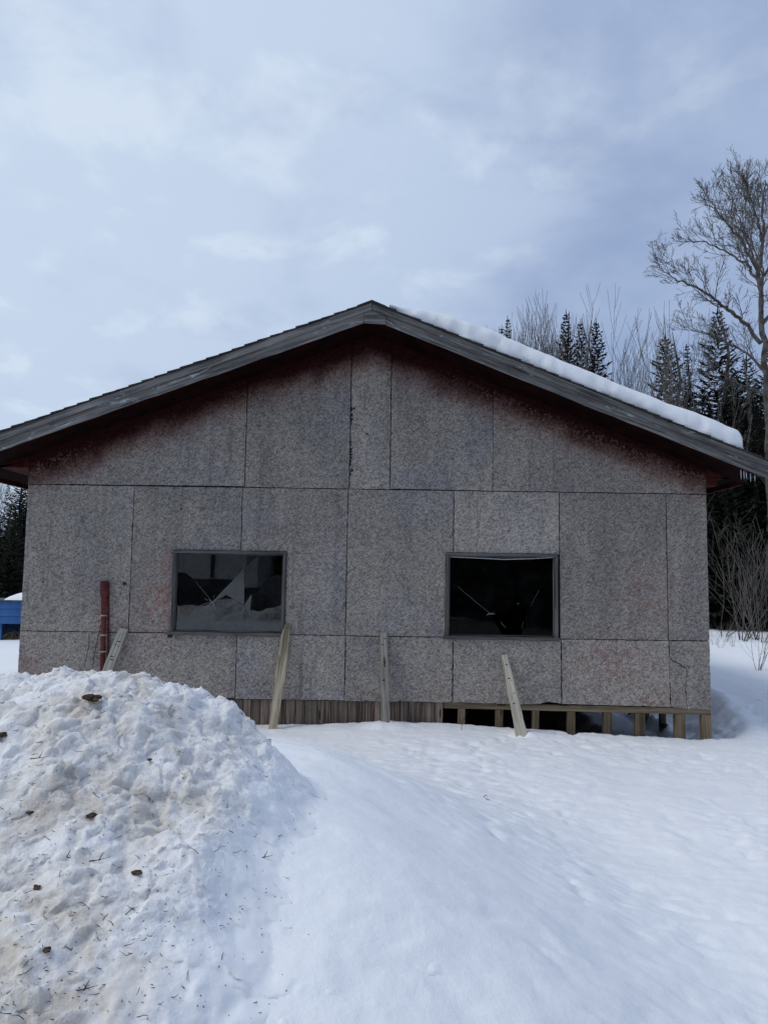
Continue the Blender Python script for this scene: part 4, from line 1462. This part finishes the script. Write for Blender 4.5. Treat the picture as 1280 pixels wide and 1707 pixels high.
def as_mesh(name, vf, mat, sm=False):
    me = bpy.data.meshes.new(name)
    me.from_pydata(vf[0], [], vf[1])
    me.update()
    if sm:
        me.polygons.foreach_set('use_smooth', [True] * len(me.polygons))
    me.materials.append(mat)
    return me


SPR = []
for s, (R, sp2, rg, mt) in enumerate(((1.55, 1.0, .30, 'needle'), (1.15, .95, .40, 'needle2'), (2.1, 1.0, .30, 'needle'), (0.85, .9, .5, 'needle2'))):
    t_, c_ = spruce_meshes(100 + s, 10.0, R, sp2, rg)
    SPR.append((as_mesh('trunk', t_, M['bark'], True), as_mesh('crown', c_, M[mt])))


def spruce(x, y, h, kind, label, group, wide=1.0):
    z = gz(x, y) - .1
    e = empty('spruce_tree', (x, y, z), label, 'spruce tree', group)
    s = h / 10.0
    rz = random.uniform(0, 6.28)
    for nm, me in (('trunk', SPR[kind][0]), ('crown', SPR[kind][1])):
        o = bpy.data.objects.new(nm, me)
        o.matrix_basis = Matrix.Translation((x, y, z)) @ Matrix.Rotation(rz, 4, 'Z') @ Matrix.Diagonal((s * wide, s * wide, s, 1))
        COL.objects.link(o)
        hang(o, e)
    return e


def spruce_px(px, py, Y, kind, label, group, wide=1.0):
    q = sight(px, py, Y)
    z = gz(q.x, Y) - .1
    return spruce(q.x, Y, q.z - z, kind, label, group, wide)


g1 = 'spruces rising above the snowy roof'
spruce_px(846, 528, 36, 3, 'lone spruce tip beside the upper roof snow', g1, 1.1)
spruce_px(836, 543, 37, 3, 'shorter spruce tip behind the lone one at the roof snow', g1, 1.0)
spruce_px(943, 518, 33, 1, 'first of three ragged narrow spruces over the roof snow', g1, 1.15)
spruce_px(967, 534, 33.5, 1, 'middle of three ragged narrow spruces over the roof snow', g1, 1.2)
spruce_px(993, 533, 32, 1, 'last of three ragged narrow spruces over the roof snow', g1, 1.3)
spruce_px(1108, 556, 29, 0, 'bushy blunt-topped spruce behind the lower roof snow', g1, 1.5)
spruce_px(1144, 572, 31, 3, 'slim spruce between the bushy one and the tallest one', g1, 1.1)
spruce_px(1195, 510, 30, 0, 'tallest dense spruce behind the bare tree', g1, 1.3)
spruce_px(1243, 590, 27, 0, 'dark spruce standing before the bare tree trunk', g1, 1.45)
spruce_px(1286, 560, 28, 2, 'wide spruce at the edge of the wood', g1, 1.0)
# dark wood closing the view beside the shed
g2 = 'dark spruces of the wood'
lab2 = 'dense dark spruce in the wood behind the brush'
random.seed(31)
for i in range(22):
    Y = random.uniform(27, 44)
    px = 1120 + (i + random.random()) * 15
    q = sight(px, 700 + random.uniform(-70, 60), Y)
    spruce(q.x, Y, q.z + .3, random.choice([0, 2, 2, 0]), lab2, g2, random.uniform(1.1, 1.4))
for px, py, Y in ((1165, 690, 25), (1205, 700, 24.5), (1235, 720, 25.5), (1262, 690, 24.6), (1298, 700, 25)):
    spruce_px(px, py, Y, random.choice([0, 2]), lab2, g2, 1.4)
# wood to the left of the shed
g3 = 'spruces beyond the blue stand'
spruce_px(38, 760, 34, 0, 'near dark spruce beside the wall corner beyond the blue stand', g3, 1.2)
spruce_px(14, 806, 40, 1, 'smaller spruce with an open tip beyond the blue stand', g3, 1.1)
for px, py, Y in ((-18, 790, 38), (-2, 860, 33), (25, 850, 31), (48, 800, 36), (66, 790, 35), (-45, 780, 34), (10, 900, 37), (85, 800, 37), (-30, 880, 31)):
    spruce_px(px, py, Y, random.choice([0, 2]), 'dense dark spruce in the wood beyond the blue stand', g3, 1.3)

# ------------------------------------------------------------------ bare trees
def grow(rr, p, d, L, r, depth, V, Fc, upw=.10, spread=.8, kids=7, wig=.12, minr=.006):
    n = max(3, int(4 + L * 1.2)) if depth > 0 else 3
    pts, rad = [p.copy()], [r]
    cur, dr = p.copy(), d.normalized()
    for i in range(n):
        dr = (dr + Vector((rr.gauss(0, wig), rr.gauss(0, wig), rr.gauss(0, wig) + upw))).normalized()
        cur = cur + dr * (L / n)
        pts.append(cur.copy())
        rad.append(max(r * (1 - .80 * (i + 1) / n), minr))
    tube_vf(pts, rad, 5 if r > .05 else (4 if r > .02 else 3), V, Fc, False)
    if depth <= 0:
        return
    kk = max(2, int(kids * rr.uniform(.8, 1.2)))
    for k in range(kk):
        t = .22 + .76 * (k + rr.random() * .8) / kk
        i = min(int(t * n), n - 1)
        q = pts[i].lerp(pts[i + 1], t * n - i)
        dd = (pts[i + 1] - pts[i]).normalized()
        s = dd.orthogonal().normalized()
        s = Matrix.Rotation(rr.uniform(0, 6.28), 3, dd) @ s
        nd = (dd + s * rr.uniform(.6, 1.2) * spread)
        rk = max(rad[i] * rr.uniform(.42, .62), minr)
        grow(rr, q, nd, L * rr.uniform(.32, .58) * (1.1 - .45 * t), rk, depth - 1, V, Fc, upw * 1.15, spread, max(3, kids * .78), wig, minr)


def polyline_limb(rr, keys, r0, r1, V, Fc, kids, depth, scale, spread=.85):
    pts = []
    m = 6
    for j in range(len(keys) - 1):
        for i in range(m):
            p = keys[j].lerp(keys[j + 1], i / m)
            pts.append(p + Vector((rr.gauss(0, .02), rr.gauss(0, .04), rr.gauss(0, .02))))
    pts.append(keys[-1])
    n = len(pts)
    rad = [r0 + (r1 - r0) * (i / (n - 1)) ** .8 for i in range(n)]
    tube_vf(pts, rad, 8 if r0 > .08 else 6, V, Fc)
    if not kids:
        return
    for k in range(kids):
        t = .18 + .82 * (k + rr.random()) / kids
        i = min(int(t * (n - 1)), n - 2)
        dd = (pts[i + 1] - pts[i]).normalized()
        s = Matrix.Rotation(rr.uniform(0, 6.28), 3, dd) @ dd.orthogonal().normalized()
        grow(rr, pts[i], dd + s * spread * rr.uniform(.6, 1.2) + Vector((0, 0, .25)), scale * rr.uniform(.6, 1.15) * (1.15 - .5 * t), max(rad[i] * .45, .010), depth, V, Fc, .08, spread, 7, .14, .0052)


YT = 24.0
rr = random.Random(77)
S = lambda px, py, dy=0.0: sight(px, py, YT + dy)
tv, tf = [], []
base = S(1283, 1050)
base.z = gz(base.x, YT) - .2
bt = empty('bare_tree', base, 'tall leafless tree with spreading limbs at the edge of the wood', 'tree')
polyline_limb(rr, [base, S(1281, 800), S(1277, 640), S(1270, 540), S(1264, 465), S(1270, 400), S(1269, 352), S(1274, 300)], .155, .02, tv, tf, 0, 0, 0)
mesh('trunk', tv, tf, M['bark'], bt, True)
cv, cf = [], []
limbs = [
    ([S(1269, 572), S(1231, 530, -.4), S(1197, 503, -.8), S(1160, 478, -1.0), S(1125, 464, -1.1), S(1097, 449, -1.0)], .10, 15),
    ([S(1263, 468), S(1246, 443, .4), S(1212, 420, .8), S(1176, 405, 1.1), S(1140, 398, 1.2)], .075, 14),
    ([S(1264, 460), S(1240, 410, -.5), S(1213, 372, -.9), S(1192, 350, -1.2), S(1186, 335, -1.2)], .075, 14),
    ([S(1262, 450), S(1240, 390, .7), S(1226, 350, 1.0), S(1215, 325, 1.2)], .06, 12),
    ([S(1270, 400), S(1256, 350, -.8), S(1248, 325, -1.0), S(1244, 310, -1.0)], .05, 11),
    ([S(1275, 620), S(1240, 585, 1.0), S(1190, 560, 1.8), S(1140, 545, 2.2)], .07, 12),
    ([S(1278, 660), S(1235, 640, -1.2), S(1195, 620, -1.8), S(1165, 600, -2.2)], .055, 11),
    ([S(1270, 540), S(1310, 500, .6), S(1350, 440, 1.0), S(1380, 390, 1.0)], .10, 14),
    ([S(1265, 470), S(1300, 420, -.8), S(1325, 360, -1.1), S(1340, 320, -1.2)], .08, 14),
    ([S(1270, 400), S(1290, 350, 1.0), S(1300, 320, 1.3)], .05, 11),
    ([S(1268, 500), S(1272, 450, 1.8), S(1268, 400, 2.8), S(1262, 360, 3.2)], .07, 12),
    ([S(1268, 520), S(1270, 470, -1.8), S(1256, 420, -2.8), S(1250, 380, -3.4)], .07, 12),
    ([S(1270, 352), S(1262, 325, .3), S(1262, 312, .4)], .03, 8),
]
for keys, r, kids in limbs:
    polyline_limb(rr, keys, r * .72, .010, cv, cf, int(kids * 1.35), 2, 1.45)
mesh('branches', cv, cf, M['bark'], bt)

# sapling types: a handful of stems rising steeply from one root
def sapling_mesh(seed, stems, H, lean, kids, depth, minr=.007, spread=.5, r=.035, upw=.10, mat='thinbark'):
    rr = random.Random(seed)
    V, Fc = [], []
    for i in range(stems):
        a = rr.uniform(0, 6.28)
        d = Vector((math.cos(a) * lean * rr.uniform(.3, 1), math.sin(a) * lean * rr.uniform(.3, 1), 1))
        grow(rr, Vector((math.cos(a) * .1, math.sin(a) * .1, 0)), d, H * rr.uniform(.7, 1.0), r * rr.uniform(.7, 1.1), depth, V, Fc, upw, spread, kids, .05 if upw > .05 else .10, minr)
    return as_mesh('stems', (V, Fc), M[mat])


SAP = [sapling_mesh(1, 1, 9, .10, 16, 2, .0050, .42, .036), sapling_mesh(2, 3, 8, .25, 9, 2, .0045, .5, .024), sapling_mesh(3, 3, 4, .9, 6, 2, .0034, 1.0, .014, .02, 'brushbark'),
       sapling_mesh(4, 1, 9, .16, 14, 2, .0050, .45, .034), sapling_mesh(5, 7, 2.6, .9, 6, 1, .004, .7, .013)]


def sapling(x, y, k, s, name, label, cat, group):
    z = gz(x, y) - .05
    e = bpy.data.objects.new(name, SAP[k])
    e.matrix_basis = Matrix.Translation((x, y, z)) @ Matrix.Rotation(random.uniform(0, 6.28), 4, 'Z') @ Matrix.Diagonal((s, s, s, 1))
    COL.objects.link(e)
    return tag(e, label, cat, group)


def sapling_px(px, py, Y, k, name, label, cat, group):
    q = sight(px, py, Y)
    h0 = (9, 8, 4, 9, 2.6)[k]
    top = max(v.co.z for v in SAP[k].vertices)
    return sapling(q.x, Y, k, (q.z - gz(q.x, Y)) / top, name, label, cat, group)


random.seed(12)
g4 = 'bare saplings above the roof snow'
for px, py, Y in ((878, 530, 33), (890, 515, 35.5), (934, 498, 35), (955, 520, 35), (872, 522, 35), (884, 508, 34), (897, 492, 34.5), (908, 484, 33.5), (918, 478, 34), (930, 476, 34.5), (940, 492, 33), (903, 500, 36), (925, 500, 36)):
    sapling_px(px, py, Y, random.choice([0, 3]), 'bare_sapling', 'thin leafless sapling in the thicket beside the three ragged spruces', 'sapling', g4)
for px, py, Y in ((983, 498, 34), (1012, 535, 33), (1032, 545, 33), (1048, 560, 32), (1022, 560, 34)):
    sapling_px(px, py, Y, random.choice([0, 3, 1]), 'bare_sapling', 'sparse leafless sapling between the ragged spruces and the bushy spruce', 'sapling', g4)
for px, py, Y in ((1088, 500, 27), (1118, 490, 27.5), (1135, 540, 26), (1185, 580, 26.5)):
    sapling_px(px, py, Y, random.choice([1, 1, 0]), 'bare_sapling', 'leafless many-stemmed sapling before the tall spruces', 'sapling', g4)
g5 = 'bare brush at the wood edge'
for i in range(6):
    Y = random.uniform(18.5, 23)
    px = random.uniform(1188, 1310)
    q = sight(px, 960, Y)
    if q.x < XR + 1.6:
        continue
    k = random.choice([2, 2, 2, 4])
    s = random.uniform(.8, 1.25) * (1.0 if k != 1 else .62)
    sapling(q.x, Y, k, s, 'bare_shrub', 'leafless grey-brown brush before the dark wood', 'shrub', g5)
q = ground_hit(1262, 1117, 9)
if q:
    e = bpy.data.objects.new('small_bush', SAP[4])
    e.matrix_basis = Matrix.Translation(q + Vector((0, 0, -.03))) @ Matrix.Diagonal((.42, .42, .42, 1))
    COL.objects.link(e)
    tag(e, 'small forked bare bush standing alone in the snow field', 'bush')
for px, py in ((1200, 1080), (1222, 1078), (1240, 1070), (1190, 1075), (1208, 1070)):
    q = ground_hit(px, py, 9)
    if q:
        e = bpy.data.objects.new('weed_stalks', SAP[4])
        s = random.uniform(.18, .30)
        e.matrix_basis = Matrix.Translation(q + Vector((0, 0, -.03))) @ Matrix.Rotation(random.uniform(0, 6), 4, 'Z') @ Matrix.Diagonal((s, s, s, 1))
        COL.objects.link(e)
        tag(e, 'low dead weed stalks poking from the snow at the brush edge', 'weed', 'weeds at the brush edge')
# pale birches behind the left wood
for px, py, Y in ((12, 772, 44), (-8, 765, 45), (24, 770, 46)):
    q = sight(px, py, Y)
    o = sapling(q.x, Y, 3, (q.z - gz(q.x, Y)) / max(v.co.z for v in SAP[3].vertices), 'birch_tree', 'pale leafless birch behind the spruces beyond the blue stand', 'birch', 'birches on the skyline')
q = sight(8, 880, 27)
V, Fc = [], []
grow(random.Random(3), Vector((q.x - .6, 27, 3.4)), Vector((.5, 0, -.3)), 2.0, .03, 1, V, Fc, -.12, .5, 4)
# ------------------------------------------------------------------ blue stand on the left
BY_ = 20.0
q0, q1 = sight(-40, 1004, BY_), sight(60, 1004, BY_)
zb_, zm_, zt_ = sight(10, 1064, BY_).z, sight(10, 1040, BY_).z, sight(10, 1003, BY_).z
st = empty('blue_stand', (q0.x, BY_, zb_), 'low blue painted wooden stand with open bay, capped with snow', 'stand')
x0, x1 = q0.x - .4, q1.x + .3
nb = 3
for k in range(nb):
    za = zm_ + (zt_ - zm_) * k / nb
    zb2 = zm_ + (zt_ - zm_) * (k + 1) / nb
    board('front_board', (x0, BY_, (za + zb2) / 2), (x1, BY_, (za + zb2) / 2), zb2 - za - .008, .03, M['blue'], st)
lx = sight(2, 1050, BY_)
for xx in (lx.x - .06, lx.x + 1.1, lx.x - 1.3):
    board('leg', (xx, BY_ + .06, zb_ - .5), (xx, BY_ + .06, zm_ + .02), .13, .07, M['blue'], st)
box('top', x0 - .03, x1 + .03, BY_ - .05, BY_ + 1.6, zt_, zt_ + .045, M['bluedark'], st)
box('back_panel', x0, x1, BY_ + 1.5, BY_ + 1.54, zb_ - .5, zt_ - .002, M['blue'], st)
box('side_panel', x0, x0 + .03, BY_ + .1, BY_ + 1.49, zb_ - .5, zt_ - .002, M['blue'], st)
box('side_panel', x1 - .03, x1, BY_ + .1, BY_ + 1.49, zb_ - .5, zt_ - .002, M['blue'], st)
# snow on it: a rounded mound
mx, my = np.linspace(0, 1, 50), np.linspace(0, 1, 30)
MX, MY = np.meshgrid(mx, my, indexing='ij')
xs = sight(8, 1000, BY_).x
WX = xs + MX * (x1 - xs)
WY = BY_ - .04 + MY * 1.5
prof = np.sqrt(np.clip(1 - (1 - np.clip(MX / .35, 0, 1)) ** 2, 0, 1)) * np.clip(np.sqrt(np.clip(1 - (2 * MY - 1) ** 4, 0, 1)), 0, 1) * np.sqrt(np.clip((1 - MX) / .1, 0, 1))
WZ_ = zt_ + .04 + .20 * prof + .02 * perlin(WX * 3, WY * 3) * prof
tag(mesh_np('snow_mound', np.stack([WX.ravel(), WY.ravel(), WZ_.ravel()], 1), grid_faces(50, 30), M['snow']), 'rounded cap of snow on the blue stand', 'snow')
V, Fc = [], []
for i in range(160):
    x = random.uniform(x0 + .2, x1 - .2)
    y = BY_ + random.uniform(.15, .6)
    p = Vector((x, y, zb_ - .3))
    d = Vector((random.gauss(0, .45), random.gauss(0, .2), 1)).normalized()
    L = random.uniform(.35, .72)
    bend_ = Vector((random.gauss(0, .2), 0, -.1))
    tube_vf([p, p + d * L * .6, p + d * L + bend_], [.008, .007, .003], 3, V, Fc, False)
tag(mesh('dry_grass', V, Fc, M['straw']), 'tuft of dry straw-coloured grass inside the open bay of the blue stand', 'grass', kind='stuff')

# ================================================================== WHAT THE WINDOWS REFLECT (behind the viewpoint)
M['palewall'] = mat_plain("pale_siding", (0.50, 0.50, 0.48), (0.58, 0.58, 0.56), 3.0, 0.7, 0.1)
M['darktrim'] = mat_plain("dark_trim", (0.02, 0.02, 0.02), (0.04, 0.04, 0.04), 6.0, 0.6, 0.1)
M['carpaint'] = mat_plain("dark_car_paint", (0.008, 0.009, 0.012), (0.012, 0.013, 0.016), 3.0, 0.25, 0, spec=0.5)
M['tyre'] = mat_plain("tyre_rubber", (0.010, 0.010, 0.010), (0.02, 0.02, 0.02), 30.0, 0.9, 0.3)
M['rim'] = mat_plain("wheel_rim", (0.25, 0.25, 0.26), (0.32, 0.32, 0.33), 30.0, 0.35, 0, metallic=0.9)
M['lampglass'] = mat_plain("headlight_glass", (0.5, 0.5, 0.5), (0.65, 0.65, 0.65), 30.0, 0.15, 0, spec=0.5)
ph = empty('pale_house', (-8.3, -14, 0), 'pale house with dark lower storey across the yard, seen only in the window reflection', 'house')
box('wall', -14, -5.55, -20, -14, 1.35, 4.6, M['palewall'], ph)
box('lower_wall', -13.98, -5.57, -19.98, -14.02, -.4, 1.349, M['darktrim'], ph)
box('downpipe', -6.95, -6.80, -13.99, -13.90, 1.4, 4.5, M['darktrim'], ph)
box('corner_board', -5.75, -5.53, -13.998, -13.96, 1.36, 4.6, M['palewall'], ph)
V = [(-14.4, -20.4, 4.55), (-5.2, -20.4, 4.55), (-5.2, -13.6, 4.55), (-14.4, -13.6, 4.55), (-14.4, -17, 6.4), (-5.2, -17, 6.4)]
mesh('roof', V, [(0, 1, 5, 4), (2, 3, 4, 5), (1, 2, 5), (3, 0, 4), (3, 2, 1, 0)], M['shingle'], ph)
for xw in (-12.5, -9.6):
    wdw = box('window', xw, xw + 1.1, -13.995, -13.95, 2.2, 3.5, M['palewall'], ph)
    box('glass', xw + .07, xw + 1.03, -13.948, -13.944, 2.27, 3.43, M['darktrim'], wdw)

car = empty('parked_car', (-3.0, -6.6, 0), 'dark parked estate car with round roof, seen only in the window reflection', 'car')


def car_body():
    bm = bmesh.new()
    prof = [(-2.2, .42), (-2.25, .75), (-2.05, 1.02), (-1.2, 1.10), (-.55, 1.58), (.2, 1.68), (1.3, 1.62), (2.0, 1.12), (2.2, .95), (2.22, .45)]
    rows = []
    for yy, ins in ((-.88, .0), (-.80, .05), (.80, .05), (.88, .0)):
        rows.append([bm.verts.new((x, yy * (1 - (max(z - 1.0, 0) * .22)), z + (ins if z > 1 else 0))) for x, z in prof])
    for a, b in zip(rows[:-1], rows[1:]):
        for i in range(len(prof)):
            j = (i + 1) % len(prof)
            bm.faces.new((a[i], a[j], b[j], b[i]))
    bm.faces.new(rows[0][::-1])
    bm.faces.new(rows[-1])
    bmesh.ops.recalc_face_normals(bm, faces=bm.faces)
    me = bpy.data.meshes.new('body')
    bm.to_mesh(me)
    bm.free()
    me.materials.append(M['carpaint'])
    return me


cz = gz(-3.0, -6.6)
CM = Matrix.Translation((-3.0, -6.6, cz)) @ Matrix.Rotation(math.radians(62), 4, 'Z')
o = bpy.data.objects.new('body', car_body())
o.matrix_basis = CM
COL.objects.link(o)
hang(o, car)
for sx in (-1.38, 1.38):
    for sy in (-.80, .80):
        V, Fc = tube_vf([Vector((sx, sy - .12, .34)), Vector((sx, sy + .12, .34))], .34, 20)
        w = mesh('wheel', V, Fc, M['tyre'], car, matrix=CM)
        V, Fc = tube_vf([Vector((sx, sy - .125, .34)), Vector((sx, sy + .125, .34))], .21, 16)
        mesh('rim', V, Fc, M['rim'], w, matrix=CM)
for sy in (-.62, .62):
    V, Fc = box_vf(-2.27, -2.18, sy - .17, sy + .17, .74, .90)
    mesh('headlight', V, Fc, M['lampglass'], car, matrix=CM)
V = [(-1.16, -.72, 1.17), (-1.16, .72, 1.17), (-.60, .64, 1.60), (-.60, -.64, 1.60)]
V += [(x + .03, y, z - .03) for x, y, z in V]
mesh('windscreen', V, [(0, 1, 2, 3), (7, 6, 5, 4), (0, 4, 5, 1), (1, 5, 6, 2), (2, 6, 7, 3), (3, 7, 4, 0)], M['darktrim'], car, matrix=CM)

g6 = 'spruces across the driveway'
random.seed(99)
for i in range(15):
    x = -1.6 + i * 0.95 + random.uniform(-.3, .3)
    y = -9.6 - random.uniform(0, 3.5)
    spruce(x, y, random.uniform(8, 11), random.choice([0, 2]), 'dense spruce across the driveway, seen only as dark window reflection', g6, 1.5)
for i in range(7):
    spruce(-4.8 + i * .7, -19 - random.uniform(0, 4), random.uniform(9, 12), random.choice([0, 2]), 'dense spruce behind the pale house, seen only as dark window reflection', g6, 1.5)
